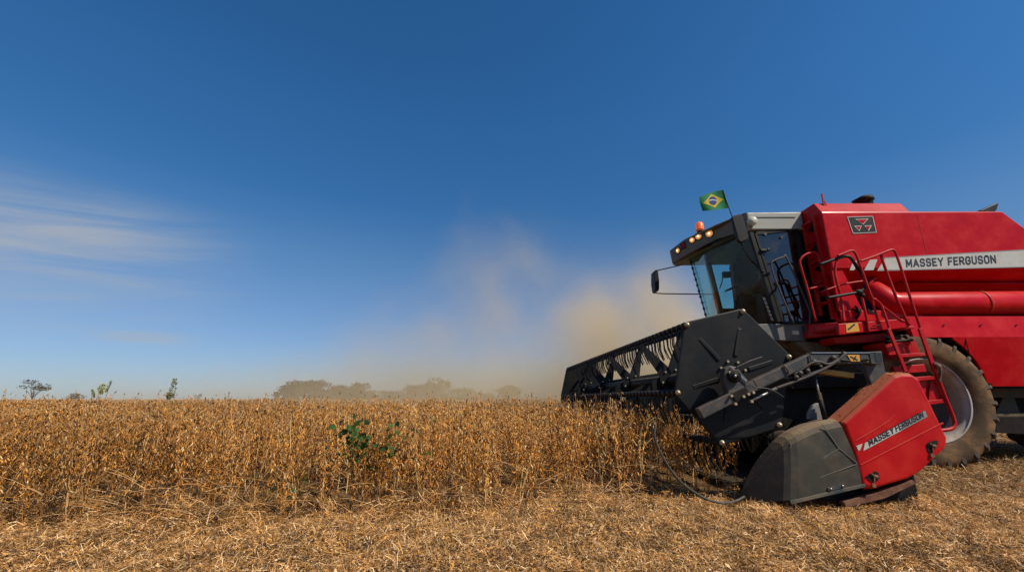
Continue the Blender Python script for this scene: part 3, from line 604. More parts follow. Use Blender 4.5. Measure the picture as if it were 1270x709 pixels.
# --- cab
YC = 6.75; YF = 8.62
zfl = pz(960, 402, YC)[1]; zrf = pz(965, 287, YC)[1]
NT = P(931, 290, YC); NB_ = P(966, 400, YC)
def glrow(z):
    f = (z-zfl)/(zrf-zfl); e = lambda a, b: a+(b-a)*f
    return [(e(NB_.x, NT.x), YC+.01, z), (e(3.95, 3.73), 7.18, z), (e(3.72, 3.48), 7.55, z), (e(3.66, 3.41), 7.9, z), (e(3.80, 3.56), 8.25, z), (e(4.22, 4.02), YF-.12, z)]
zbw = zfl+.02; ztw = zrf+.02
def surf(rows, smooth=True):
    mb = MB(); n = len(rows[0]); mb.add([p for r in rows for p in r], [(i*n+k, i*n+k+1, (i+1)*n+k+1, (i+1)*n+k) for i in range(len(rows)-1) for k in range(n-1)], smooth); return mb
rows = [catmull(glrow(z), 5) for z in np.linspace(zbw, ztw, 5)]
ws = obj('windscreen', surf(rows), wind, H, fixn=False)
# pillars
mb = MB(); mb.bar(NB_, NT+Vector((0,0,.03)), .06, .07); obj('front_pillar', mb, blackp, H, bevel=.008)
mb = MB(); mb.bar((4.22, YF-.10, zfl), (4.02, YF-.10, zrf),   .06, .11); obj('front_pillar', mb, chas, H, bevel=.008)
mb = MB(); mb.tube([Vector(p)+Vector((-.03, 0, 0)) for p in (glrow(zbw)[3], glrow(ztw)[3])], .010, 6); 
for k in range(14):
    f = k/14; p = Vector(glrow(zbw)[3]).lerp(Vector(glrow(ztw)[3]), f); mb.box((p.x-.05, p.y-.02, p.z), (p.x-.02, p.y+.02, p.z+.035))
obj('windscreen_wiper', mb, blackp, H)
XR = X0-.03; XR1 = pz(1000, 300, YC)[0]
mb = MB(); mb.box((XR-.11, YC+.005, zfl), (XR, YC+.14, zrf+.02)); obj('rear_pillar', mb, blackp, H, bevel=.008)
mb = MB(); mb.box((XR-.11, YF-.14, zfl), (XR, YF, zrf+.02)); obj('rear_pillar', mb, blackp, H, bevel=.008)
# rear wall, floor, far window
mb = MB(); mb.box((XR-.03, YC+.15, zfl), (XR, YF-.15, zrf+.02)); obj('cab_rear_wall', mb, blackp, H)
mb = MB(); mb.prism([(NB_.x-.02, YC+.02, zfl-.06), (XR, YC+.02, zfl-.06), (XR, YF, zfl-.06), (4.22, YF, zfl-.06), (3.84, 8.25, zfl-.06), (3.70, 7.9, zfl-.06), (3.76, 7.55, zfl-.06), (3.98, 7.18, zfl-.06)], (0, 0, .07)); obj('cab_floor', mb, blackp, H)
mb = MB(); mb.add([(4.25, YF-.03, zfl), (XR-.1, YF-.03, zfl), (XR-.1, YF-.03, zrf), (4.05, YF-.03, zrf)], [(0,1,2,3)]); obj('far_window', mb, farg, H, fixn=False)
mb = MB(); mb.box((4.2, YF-.05, zfl), (XR-.1, YF+.01, zfl+.62)); mb.box((4.55, YF-.04, zfl+.62), (XR, YF+.02, zrf)); obj('far_door_frame', mb, blackp, H)
# door on the near side
dpts = [(937, 291), (1001, 285.5), (1006, 400), (971, 401.5)]
dq = [P(u, v, YC) for u, v in dpts]; dq[1].x = min(dq[1].x, XR-.1); dq[2].x = min(dq[2].x, XR-.1)
mb = MB(); mb.add([q+Vector((0, -.012, 0)) for q in dq], [(0,1,2,3)]); door = obj('cab_door', mb, doorg, H, fixn=False)
mb = MB(); cp = [Vector((q.x, YC-.02, q.z)) for q in dq]
for i in range(4): mb.bar(cp[i], cp[(i+1) % 4], .03, .05)
obj('door_frame', mb, blackp, door, bevel=.005)
mb = MB(); p = P(944, 310, YC-.05); mb.bar(p, p+Vector((.13, 0, -.01)), .03, .03); mb.ball(P(953, 310, YC-.06), .025); mb.disc(P(969, 295, YC-.02), (0,-1,0), .02, .02); mb.disc(P(949, 291, YC-.02), (0,-1,0), .025, .02); obj('door_handle', mb, armg, door, split=True)
mb = MB(); mb.tube([P(976, 292, YC+.1), P(978, 330, YC+.12), P(988, 400, YC+.1)], .012, 6); obj('door_strut', mb, blackp, door)
mb = MB(); mb.tube(catmull([P(985, 403, YC-.16), P(963, 350, YC-.16), P(957, 330, YC-.16), P(960, 324, YC-.16), P(972, 319.5, YC-.16), P(977, 322, YC-.16), P(1002, 380, YC-.16), P(1004.5, 391, YC-.16), P(1004, 403, YC-.16)], 5), .014, 8); obj('cab_grab_handle', mb, armg, H)
# grey base panel below the windscreen
mb = MB(); mb.prism([P(937, 402, YC-.02), P(1000, 402, YC-.02), P(1000, 424, YC-.02), P(957, 422, YC-.02)], (0, 1.65, 0)); obj('cab_base_panel', mb, visg, H, bevel=.01)
# roof: pale side section and grey front visor with lamps
A = P(926, 264, YC-.03); zs0 = A.z; 
ring = [(XR+.02, YC-.04), (A.x, YC-.04), (3.62, 7.26), (3.20, 7.60), (3.04, 7.95), (3.20, 8.30), (3.62, YF-.1), (A.x, YF+.05), (XR+.02, YF+.05)]
ztp = [zs0+.01, zs0, zs0-.005, zs0-.135, zs0-.235, zs0-.135, zs0-.01, zs0, zs0]; zbt = [zrf+.01, zrf-.0, zrf+.05, zrf-.12, zrf-.19, zrf-.12, zrf+.04, zrf, zrf+.01]
def ringpart(idx, name, m, inset=.0):
    mb = MB(); n = len(idx); t_ = [(ring[i][0], ring[i][1], ztp[i]) for i in idx]; b_ = [(ring[i][0], ring[i][1], zbt[i]) for i in idx]
    mb.add(t_+b_, [(k, k+1, n+k+1, n+k) for k in range(n-1)]+[tuple(range(n)), tuple(reversed(range(n, 2*n)))]+[(0, n, 2*n-1, n-1)]); return obj(name, mb, m, H, bevel=.025)
roof = ringpart([0, 1, 7, 8], 'cab_roof', roofg)
mb = MB(); mb.box((A.x+.03, YC-.055, zrf+.02), (XR, YC-.03, zrf+.05)); mb.box((A.x+.1, YC-.052, zs0-.09), (XR-.1, YC-.036, zs0-.075)); obj('roof_trim', mb, roofg, roof)
vis = MB(); idx = [1, 2, 3, 4, 5, 6, 7]; n = len(idx)
top = [Vector((ring[i][0], ring[i][1], ztp[i]-.001)) for i in idx]; bot = [Vector((ring[i][0]+.03, ring[i][1], zbt[i])) for i in idx]
fin = [Vector((ring[i][0]+(.0 if i in (1, 7) else .10), ring[i][1]+(.04 if i < 4 else -.04), zbt[i]-.03)) for i in idx]
vis.add(top+bot, [(k, k+1, n+k+1, n+k) for k in range(n-1)]+[(0, n-1, k+1, k) for k in range(1, n-2)]+[(n, n+k, n+k+1, 2*n-1) for k in range(1, n-2)]+[(0, n, 2*n-1, n-1)])
visor = obj('roof_visor', vis, visg, H, bevel=.02)
def on_visor(u, v):      # hit of the view ray with the visor front, found on its faces
    d = P(u, v, 1)-Vector((0, 0, CH)); best = None; o = Vector((0, 0, CH))
    for k in range(n-1):
        a, b, c, e = top[k], top[k+1], bot[k+1], bot[k]; nn = (b-a).cross(e-a)
        if abs(nn.dot(d)) < 1e-6: continue
        t_ = nn.dot(a-o)/nn.dot(d); p = o+d*t_; s_ = (p-a).dot(b-a)/(b-a).length_squared
        if -.02 <= s_ <= 1.02 and (best is None or t_ < best[0]): best = (t_, p, nn.normalized() if nn.dot(d) < 0 else -nn.normalized())
    return best[1], best[2]
for u, v, r in ((880, 290, .062), (866.5, 293.5, .056), (858.5, 298, .05), (841, 311, .05)):
    p, nn = on_visor(u, v); mb = MB(); mb.lathe(p-nn*.02, nn, [(.001, .035), (r*.6, .032), (r, .022), (r, 0)], 20); l = obj('work_lamp', mb, lampm, H); mb = MB(); mb.ball(p+nn*.016, r*.32, 10); obj('lamp_bulb', mb, bulbm, l)
    mb = MB(); mb.lathe(p-nn*.02, nn, [(r, 0), (r+.014, 0), (r+.016, .03), (r+.002, .032)], 20); obj('lamp_bezel', mb, blackp, l)
mb = MB(); mb.ball(P(837.5, 315.5, 7.98), .05, 12, (.6, 1, 1)); obj('side_marker_lamp', mb, lampm, H)
p, nn = on_visor(848, 305); ex = Vector((0,0,1)).cross(nn).normalized(); ey = nn.cross(ex)
mb = MB(); mb.add([p+nn*.004+ex*a*.065+ey*b*.065 for a, b in ((-1,-1), (1,-1), (1,1), (-1,1))], [(0,1,2,3)]); pl = obj('visor_emblem', mb, blackp, H, fixn=False)
mb = MB(); mb.add([p+nn*.008+ex*a*.06+ey*b*.06 for a, b in ((-.8,.75), (.8,.75), (0,.05), (-.9,-.05), (-.1,-.05), (-.5,-.8), (.1,-.05), (.9,-.05), (.5,-.8))], [(0,2,1), (3,5,4), (6,8,7)]); obj('emblem_triangle', mb, redd, pl, split=True, fixn=False)
mb = MB(); p = P(868.5, 284, 7.9); mb.lathe((p.x, 7.9, p.z-.05), (0,0,1), [(.001, 0), (.075, 0), (.072, .03), (.07, .15), (.045, .18), (.001, .185)], 20); bc = obj('warning_beacon', mb, orange, H)
mb = MB(); mb.lathe((p.x, 7.9, p.z-.16), (0,0,1), [(.001, 0), (.05, 0), (.05, .1), (.08, .12), (.08, .13), (.001, .13)], 16); obj('beacon_base', mb, blackp, bc)
mb = MB(); p = P(935, 274.5, YC-.1); mb.lathe(p+Vector((0,.07,0)), (-.35,-1,0), [(.001, 0), (.055, 0), (.075, .05), (.078, .085), (.066, .095), (.001, .105)], 24); obj('side_work_lamp', mb, clamp_, H)
# cab interior
mb = MB(); mb.box((4.50, 7.5, zfl), (4.80, 8.05, zfl+.42)); mb.prism([(4.74, 7.5, zfl+.42), (4.86, 7.5, zfl+1.1), (4.79, 7.5, zfl+1.1), (4.64, 7.5, zfl+.42)], (0, .55, 0)); mb.box((4.40, 7.5, zfl+.38), (4.80, 8.05, zfl+.5)); obj('driver_seat', mb, seatm, H, bevel=.03)
sw = P(913, 356, 7.78); mb = MB(); ax = Vector((-.35, 0, .94)).normalized(); a = ax.orthogonal().normalized(); b = ax.cross(a)
mb.tube([sw+(a*math.cos(t_)+b*math.sin(t_))*.19 for t_ in np.linspace(0, 2*PI, 29)], .014, 8, caps=False)
for k in range(3): mb.bar(sw, sw+(a*math.cos(k*2.1+.5)+b*math.sin(k*2.1+.5))*.19, .012, .02)
obj('steering_wheel', mb, blackp, H)
mb = MB(); mb.tube([sw, sw-ax*.25, Vector((4.0, 7.78, zfl))], [.03, .04, .08], 10); mb.box((3.85, 7.68, zfl), (4.05, 7.92, zfl+.25)); mb.box((4.35, 7.2, zfl), (4.8, 7.42, zfl+.55)); mb.box((4.25, 7.2, zfl), (4.5, 7.42, zfl+.62))
mb.tube([(4.32, 7.4, zfl+.6), (4.20, 7.45, zfl+.8)], .012, 6); mb.ball((4.19, 7.45, zfl+.83), .03); obj('control_console', mb, blackp, H, bevel=.01)
mb = MB(); p = P(902, 341, 7.9); mb.box((p.x-.07, 7.88, p.z-.05), (p.x+.07, 7.96, p.z+.06)); mb.tube([p+Vector((-.07,.03,-.04)), P(896, 349, 8.1), P(893, 358, 8.4)], .012, 6); obj('cab_monitor', mb, blackp, H, bevel=.008)
mb = MB(); p = P(917, 323, 7.4); mb.box((p.x-.05, 7.38, p.z-.03), (p.x+.06, 7.42, p.z+.03)); mb.tube([p, p+Vector((.1,0,.25))], .008, 6); obj('inside_mirror', mb, blackp, H)
# pale slanted patches stepping down inside the near pillar
mb = MB()
for k in range(6):
    u0 = 946+k*1.9; v0 = 369+k*5; mb.prism([P(u0, v0, YC+.05), P(u0+3, v0, YC+.05), P(u0+4.6, v0+4, YC+.05), P(u0+1.8, v0+4, YC+.05)], (0, .004, 0))
obj('pillar_patch', mb, white, H, split=True)
# mirrors
mb = MB(); mb.prism([P(908, 269.5, 6.55), P(912, 267, 6.55), P(919, 265, 6.55), P(923, 271, 6.55), P(929.5, 293.6, 6.55), P(928, 297.5, 6.55), P(919, 301, 6.55), P(916, 298, 6.55)], (0, .07, 0)); m1 = obj('wing_mirror', mb, blackp, H, bevel=.015)
mb = MB(); mb.tube(catmull([P(919, 300, 6.6), P(926, 315, 6.65), P(936, 328, 6.8), P(946, 338, YC-.03)]), .010, 8); mb.tube([P(912, 268, 6.6), P(909, 275, 6.9)], .01, 6); mb.ball(P(946, 337, YC-.03), .022); obj('mirror_arm', mb, blackp, m1, split=True)
mb = MB(); YM2 = 8.75; mb.prism([P(812, 336, YM2), P(814, 334.5, YM2), P(816.5, 336, YM2), P(818, 348, YM2), P(818, 359, YM2), P(816, 361.5, YM2), P(813.5, 360, YM2), P(812, 350, YM2)], (.0, .24, 0)); m2 = obj('wing_mirror', mb, blackp, H, bevel=.012)
mb = MB(); mb.tube([P(814, 336, YM2), P(858, 326, YM2), P(874, 322.5, YF)], .012, 8); mb.tube(catmull([P(813, 358, YM2), P(813, 362, YM2), P(817, 364, YM2), P(850, 364.8, YM2), P(888, 365.2, YF)]), .012, 8); obj('mirror_arm', mb, armg, m2, split=True)

# --- platform, railings, ladder
YL = 6.0
mb = MB(); q = [P(1040, 402, YL), P(1128, 395.5, YL), P(1128, 406.5, YL), P(1041, 416, YL)]; mb.prism(q, (0, .05, 0)); plat = obj('platform_beam', mb, red, H, bevel=.008)
zpl = P(1041, 403, YL).z; mb = MB(); mb.box((P(1041, 403, YL).x, YL+.051, zpl-.05), (X0+.8, 6.75, zpl-.015)); mb.prism([P(1033, 419, YL+.3), P(1110, 412, YL+.3), P(1108, 424, YL+.3), P(1037, 426, YL+.3)], (0, .3, 0)); obj('platform_deck', mb, redd, H, bevel=.006)
mb = MB(); mb.prism([P(972, 403.5, 6.75), P(1037, 400, 6.75), P(1037, 416, 6.75), P(1000, 420, 6.75), P(978, 422.5, 6.75)], (0, .35, 0)); mb.prism([P(1003, 403, 6.6), P(1040, 400, 6.3), P(1040, 416, 6.3), P(1003, 419.5, 6.6)], (0, .12, 0)); obj('front_fender', mb, redd, H, bevel=.012)
mb = MB(); p = P(986, 413.5, 6.73); mb.box((p.x-.05, 6.70, p.z-.03), (p.x+.05, 6.74, p.z+.035)); obj('marker_lamp', mb, clamp_, H, bevel=.006)
mb = MB(); p = P(999, 408, 6.7); mb.box((p.x-.03, 6.66, p.z-.07), (p.x+.03, 6.74, p.z+.05)); obj('fender_bracket', mb, armg, H, bevel=.006)
mb = MB(); q = [P(1049, 402, YL)+Vector((0,-.004,0)), P(1064, 400.8, YL)+Vector((0,-.004,0)), P(1066, 411.5, YL)+Vector((0,-.004,0)), P(1050, 413, YL)+Vector((0,-.004,0))]; mb.add(q, [(0,1,2,3)]); obj('warning_sticker', mb, yel, plat, fixn=False)
mb = MB(); mb.bar(P(1052, 409, YL)+Vector((0,-.008,0)), P(1060, 402.5, YL)+Vector((0,-.008,0)), .003, .02); obj('sticker_mark', mb, ink, plat)
mb = MB(); p = P(1090, 405, YL)+Vector((0,-.006,0)); mb.tube([P(1083, 404.5, YL-.02), P(1092, 404, YL-.02)], .008, 6); mb.add([P(1106, 411.5, YL+.25), P(1111, 411, YL+.25), P(1112, 415, YL+.25), P(1107, 415.5, YL+.25)], [(0,1,2,3)]); obj('latch', mb, blk, plat, split=True)
# step box under the platform
mb = MB(); mb.prism([P(1097, 425, YL+.06), P(1135, 420.5, YL+.06), P(1142, 439, YL+.06), P(1103, 441, YL+.06)], (0, .40, 0)); mb.prism([P(1108, 455, YL+.1), P(1147, 452, YL+.1), P(1150, 462, YL+.1), P(1111, 464, YL+.1)], (0, .3, 0)); obj('step_box', mb, redd, H, bevel=.008)
mb = MB(); mb.tube(catmull([P(1100, 426, YL+.04), P(1104, 424.5, YL), P(1112, 424, YL), P(1132, 422, YL+.04)]), .02, 8); mb.tube([P(1101, 421, YL+.02), P(1120, 418, YL+.3)], .03, 8); obj('step_hinge', mb, blk, H)
def rail(name, pts, r, Y, m=redd, k=5, sharp=False):
    mb = MB(); q = [P(a[0], a[1], a[2] if len(a) > 2 else Y) for a in pts]; mb.tube(q if sharp else catmull(q, k), r, 10); return mb
def put(name, mbs, m, parent=H):
    a = MB()
    for s_ in mbs: a.add(s_.v, s_.f); a.sm[-len(s_.f):] = s_.sm
    return obj(name, a, m, parent)
r0 = .017
put('handrail', [rail('', [(1012, 399), (1002, 360), (993, 329), (993.5, 322), (999, 316.5), (1008, 313.5), (1013, 315), (1016, 321), (1028, 361), (1039, 403)], r0, 6.45), rail('', [(1003, 359), (1026, 353.5)], r0*.9, 6.45)], redd)
put('handrail', [rail('', [(1039, 318), (1049, 314), (1056, 311.6), (1060, 313), (1063.5, 319), (1068, 332), (1081, 368), (1086, 372), (1093, 379), (1098, 392), (1104, 410), (1114, 440)], r0, 5.95), rail('', [(1020, 362), (1047, 353), (1073, 349)], r0*.8, 6.1)], redd)
put('handrail', [rail('', [(1066, 325), (1085, 318.5), (1104, 311), (1109, 311.5), (1112, 316), (1121, 343), (1131, 375), (1142, 408), (1153, 440)], r0, 5.95), rail('', [(1093, 317), (1100, 338), (1113, 372), (1128, 405)], r0*1.1, 6.0), rail('', [(1083, 371), (1100, 384), (1116, 396.5), (1122, 399)], r0*.7, 6.0)], redd)
put('handrail_post', [rail('', [(1069, 368), (1074, 390), (1078, 413)], r0, YL-.02), rail('', [(1081, 368), (1089, 398)], r0*.8, YL)], redd)
put('grab_rail', [rail('', [(1016, 329), (1040, 320.5), (1050, 318.5), (1056, 321), (1062, 330), (1074, 350), (1073, 357), (1066, 363)], .022, 5.98), rail('', [(1066, 363), (1046, 366.5), (1026, 370)], .020, 5.98)], blackp)
mb = MB(); mb.ball(P(1066, 363, 5.98), .05, 10, (1.2, .8, .9)); mb.ball(P(1070, 367, 5.98), .035); obj('hose_joint', mb, blk, H)
mb = MB(); mb.tube(catmull([P(1040, 317, 6.0), P(1036, 340, 6.0), P(1044, 372, 6.05), P(1047, 400, YL+.02)]), r0, 8); obj('handrail_post', mb, redd, H)
lad = MB(); YQ = 5.92
lad.bar(P(1102, 408, YQ), P(1124, 463, YQ), .03, .045); lad.bar(P(1123, 461, YQ), P(1133, 490, YQ), .03, .045); lad.bar(P(1141, 408, YQ), P(1160, 462, YQ), .03, .05)
lad.tube(catmull([P(1160, 460, YQ), P(1172, 492, YQ), P(1183, 520, YQ), P(1183.5, 529, YQ), P(1178, 533, YQ), P(1166, 534.5, YQ)]), .024, 10)
ladder = obj('boarding_ladder', lad, redd, H, bevel=.004)
for a, b, c, d in (((1113, 440), (1150, 437.5), (1152, 441.5), (1115, 444)), ((1136, 468.5), (1159, 466.5), (1161, 471), (1138, 473)), ((1148, 498), (1171, 495.5), (1173, 500), (1150, 503))):
    mb = MB(); mb.prism([P(*q, YQ) for q in (a, b, c, d)], (0, .20, 0)); obj('ladder_step', mb, redd, ladder, bevel=.004)
mb = MB(); mb.prism([P(1155, 470, YQ+.03), P(1161, 469, YQ+.03), P(1171, 497, YQ+.03), P(1152, 499, YQ+.03)], (0, .02, 0)); mb.prism([P(1132, 474, YQ+.06), P(1150, 472, YQ+.06), P(1157, 496, YQ+.06), P(1141, 498, YQ+.06)], (0, .18, 0)); obj('ladder_plate', mb, redd, ladder)
mb = MB(); mb.tube(catmull([P(1158, 452, YQ-.02), P(1165, 454, YQ-.03), P(1167, 464, YQ-.03), P(1165, 474, YQ-.02)]), .016, 8); mb.ball(P(1164, 455, YQ-.03), .035); obj('ladder_latch', mb, rust, ladder)

# --- feeder house and underside
mb = MB(); mb.prism([(4.95, 7.15, 2.0), (3.45, 7.15, 1.15), (3.45, 7.15, .25), (5.2, 7.15, 1.0)], (0, 1.3, 0)); obj('feeder_house', mb, blk, H, bevel=.02)
mb = MB(); mb.box((4.15, 6.95, 1.72), (4.95, mir(6.95), 2.02)); mb.prism([P(985, 424, 6.7), P(1095, 424, 6.7), P(1110, 442, 6.7), P(1015, 446, 6.7)], (0, 1.8, 0)); obj('cab_support', mb, dusty, H, bevel=.02)
mb = MB(); mb.tube(catmull([P(1030, 432, 6.6), P(1055, 428, 6.5), P(1085, 434, 6.5), P(1098, 446, 6.5)]), .03, 8); mb.tube(catmull([P(1040, 440, 6.6), P(1065, 436, 6.55), P(1094, 440, 6.5)]), .022, 8); obj('hydraulic_hoses', mb, blackp, H)

# --- header: trough, auger, end shields
YE = 4.22; HW = 7.25
xb, zb = 3.50, 0
def hx(x, y): return x+TD.x*(y-YE)
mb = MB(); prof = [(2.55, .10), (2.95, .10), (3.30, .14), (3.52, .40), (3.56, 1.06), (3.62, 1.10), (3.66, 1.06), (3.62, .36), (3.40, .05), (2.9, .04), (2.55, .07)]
mb.prism([(x, YE+.12, z) for x, z in prof], TD*(HW-.3)); table = obj('header_table', mb, blk, H)  # near-black colour carries the shade inside the header
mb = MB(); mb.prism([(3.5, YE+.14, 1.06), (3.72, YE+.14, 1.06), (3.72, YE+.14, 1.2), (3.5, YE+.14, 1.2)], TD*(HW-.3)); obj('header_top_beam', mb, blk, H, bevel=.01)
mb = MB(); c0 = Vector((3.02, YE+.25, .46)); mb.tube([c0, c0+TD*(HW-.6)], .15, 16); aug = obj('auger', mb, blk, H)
mb = MB(); N_ = 26*14; vs_ = []
for i in range(N_+1):
    t_ = i/N_; a = 2*PI*14*t_*(1 if t_ < .5 else -1); c = c0+TD*((HW-.6)*t_)
    for r in (.15, .29): vs_.append(c+Vector((math.cos(a)*r, 0, math.sin(a)*r)))
mb.add(vs_, [(2*i, 2*i+1, 2*i+3, 2*i+2) for i in range(N_)], True); obj('auger_flighting', mb, blk, aug, fixn=False)
mb = MB(); mb.prism([(2.40, YE+.15, .07), (2.55, YE+.15, .055), (2.55, YE+.15, .10), (2.40, YE+.15, .085)], TD*(HW-.35)); ctb = obj('cutter_bar', mb, blk, H)
mb = MB()
for k in range(94):
    p = Vector((2.40, YE+.2, .078))+TD*(k*.0762); mb.add([p+Vector((0,-.014,-.01)), p+Vector((0,.014,-.01)), p+Vector((0,.014,.012)), p+Vector((0,-.014,.012)), p+Vector((-.10,0,0))], [(0,1,2,3), (0,4,1), (1,4,2), (2,4,3), (3,4,0)])
obj('knife_guards', mb, blk, ctb)
mb = MB(); mb.prism([P(1003, 524, 4.62), P(1004, 512, 4.62), P(1009, 503, 4.62), P(1015, 499.5, 4.62), P(1019, 503, 4.62), P(1022, 524, 4.62)], (0, .05, 0)); obj('inner_deflector', mb, deflm, H, bevel=.012)
# near end shield
shp = [(1042, 524.5), (1107, 465.5), (1116, 463), (1128, 463.5), (1137, 469), (1172.6, 543), (1172.5, 550), (1170, 556.5), (1140, 585), (1125, 594), (1084, 606), (1071, 607), (1066, 603), (1055, 560)]
def shieldP(u, v): return P(u, v, YE)
mb = MB(); q = [shieldP(u, v) for u, v in shp]
cen = Vector((sum(p.x for p in q)/len(q), YE-.03, sum(p.z for p in q)/len(q)))
inner = [p.lerp(cen, .05)+Vector((0, -.03, 0)) for p in q]
crs = 1
n = len(q); back = [p+Vector((0, .10, 0)) for p in q]
mb.add(inner+q+back, [tuple(range(n))]+[(i, (i+1) % n, n+(i+1) % n, n+i) for i in range(n)]+[(n+i, n+(i+1) % n, 2*n+(i+1) % n, 2*n+i) for i in range(n)]+[tuple(reversed(range(2*n, 3*n)))])
shield = obj('end_shield', mb, redsh, H, bevel=.012)
# sloping dusty top of the shield
mb = MB(); a = shieldP(1038, 526); b = shieldP(1107, 465.5); c = shieldP(1128, 463.5); up = Vector((-.03, .11, .02))
mb.add([a, b, c, c+up*.8, b+up, a+up], [(0,1,4,5), (1,2,3,4)]); obj('shield_top', mb, redsh, shield)
ys_ = -.0305
mb = MB()
def ridge(pts, w_, m=None):
    for i in range(len(pts)-1):
        a_ = shieldP(*pts[i])+Vector((0, ys_, 0)); b_ = shieldP(*pts[i+1])+Vector((0, ys_, 0)); mb.bar(a_, b_, .008, w_)
ridge([(1064, 577), (1166, 525)], .016); ridge([(1058, 547), (1085, 531.5), (1101, 521), (1107, 515)], .012); obj('pressed_crease', mb, redsh, shield, bevel=.005)
flatd = lambda pts, name, m, dy=-.036: flat(pts, YE, name, m, shield, dy)
flatd([(1069, 549.5), (1143, 509.8), (1146, 517), (1067, 559)], 'shield_decal', white)
flatd([(1113, 525.8), (1143, 509.8), (1146, 517), (1115, 533.4)], 'shield_decal', decg, -.0368)
flatd([(1058.5, 553), (1066, 550), (1063, 558), (1061, 558.8)], 'shield_decal', white)
dz = -.040
put_text('MASSEY', shieldP(1075, 553.2), shieldP(1105, 537.2), shieldP(1073, 545.2), shield, (0,-1,0), lift=.0385)
put_text('FERGUSON', shieldP(1108, 535.6), shieldP(1141, 518), shieldP(1106, 527.6), shield, (0,-1,0), lift=.0385)
for pts, extra in (([(1144.5, 551.5), (1148, 548), (1156, 546), (1159, 547), (1158.5, 551), (1152, 561), (1149, 562), (1146.5, 560)], 1), ([(1069, 591), (1074, 587.5), (1082, 584), (1085.5, 586), (1086.5, 592), (1085, 595.5), (1077, 597)], 1)):
    hb = flatd(pts, 'latch_opening', blackp, -.037); ct = (sum(p[0] for p in pts)/len(pts), sum(p[1] for p in pts)/len(pts))
    mb = MB(); p = shieldP(*ct)+Vector((0, -.045, 0)); mb.ball(p+Vector((.01,0,0)), .022, 8, (1.2, .5, .8)); mb.tube([p, p+Vector((-.03, -.005, .03))], .006, 6); mb.tube([p, shieldP(ct[0]-1, ct[1]+11)+Vector((0, -.045, 0))], .005, 6); mb.disc(shieldP(ct[0]-1, ct[1]+11)+Vector((0,-.03,0)), (0,-1,0), .018, .02, 10); obj('latch', mb, redsh if False else rust, hb)
# yellow strip and wires on the inner slope behind the shield
mb = MB(); mb.bar(P(1068, 489, YE+.28), P(1094, 467, YE+.28), .02, .09); obj('ochre_strip', mb, yelb, H)
mb = MB(); mb.tube(catmull([P(1055, 499, YE+.12), P(1062, 492, YE+.1), P(1072, 488, YE+.08), P(1079, 490, YE+.06), P(1074, 494, YE+.06), P(1058, 497, YE+.1)]), .012, 8); obj('cable_bundle', mb, blk, H)
# crop divider nose
side = [(1042, 524.5), (1050, 541), (1063, 569), (1073, 600), (980, 620), (977, 558), (1000, 544), (1022, 533)]
mb = MB(); O = lambda u, v, d=0: P(u, v, YE+d)
# cross stations from rear to nose: (bottom, side top, crest inner, inner bottom)
S = [(O(1073, 600, -.02), O(1042, 524.5, -.02), None), (O(1027, 611, -.02), O(1012, 531.5, -.02), None), (O(980, 620.5, -.02), O(980, 548, -.015), None), (O(950, 622.5, .10), O(948, 577, .12), None), (O(930, 622.5, .20), O(929, 602, .21), None), (O(920.5, 621, .26), O(920.5, 611, .27), None)]
wd = (.34, .34, .32, .20, .10, .02); ring = []; stn = []
for (b_, t_, _), w_ in zip(S, wd): stn.append((b_, t_, Vector((w_, 0, 0))))
SB = catmull([q[0] for q in stn], 4); ST = catmull([q[1] for q in stn], 4); SW = catmull([q[2] for q in stn], 4)
for b_, t_, w_ in zip(SB, ST, SW):
    w_ = max(.015, w_.x); k3 = min(1, w_*3)
    ring += [b_, b_.lerp(t_, .5)+Vector((0, -.012, 0)), b_.lerp(t_, .93)+Vector((0, -.004, 0)), t_+Vector((0, .02*k3, .006)), t_+Vector((0, w_*.25, .035*k3)), t_+Vector((0, w_*.6, .03*k3)), t_+Vector((0, w_, -.05*k3)), b_+Vector((0, w_, 0))]
n = 8; ns = len(SB); nose_f = [(i*n+k, i*n+(k+1) % n, (i+1)*n+(k+1) % n, (i+1)*n+k) for i in range(ns-1) for k in range(n)]
mb.add(ring, nose_f, False); mb.add([ring[k] for k in range(n)], [tuple(range(n))]); mb.add([ring[(ns-1)*n+k] for k in range(n)], [tuple(range(n))])
nose = obj('crop_divider', mb, grey, H, bevel=.006)
mb = MB()
def crease(pts, w_=.005, dy=-.0135):
    for i in range(len(pts)-1):
        dd = [-.017-.016*max(0, min(1, (q_[0]-985)/27)) for q_ in pts[i:i+2]]; mb.bar(O(*pts[i], dd[0]), O(*pts[i+1], dd[1]), .008, w_)
crease([(1021, 527.5), (1040, 556), (1063, 575)]); crease([(1040, 557), (985, 588)]); crease([(1062, 576), (984, 604)]); crease([(980.5, 550), (981, 619)], dy=-.006); obj('moulded_crease', mb, creasem, nose)
mb = MB(); mb.prism([O(980, 621, -.03), O(1074, 600, -.03), O(1074, 604.5, -.03), O(981, 626, -.03)], (0, .1, 0)); obj('divider_edge_rail', mb, chas, nose, bevel=.004)
mb = MB(); mb.prism([O(1027, 605, -.034), O(1047, 600, -.034), O(1048, 604.5, -.034), O(1028, 609.5, -.034)], (0, .01, 0)); rp = obj('rivet_plate', mb, chas, nose)
mb = MB()
for u, v in ((1030.5, 606.6), (1045, 602.8)): mb.ball(O(u, v, -.036), .010, 8)
obj('rivet', mb, steel, rp, split=True)
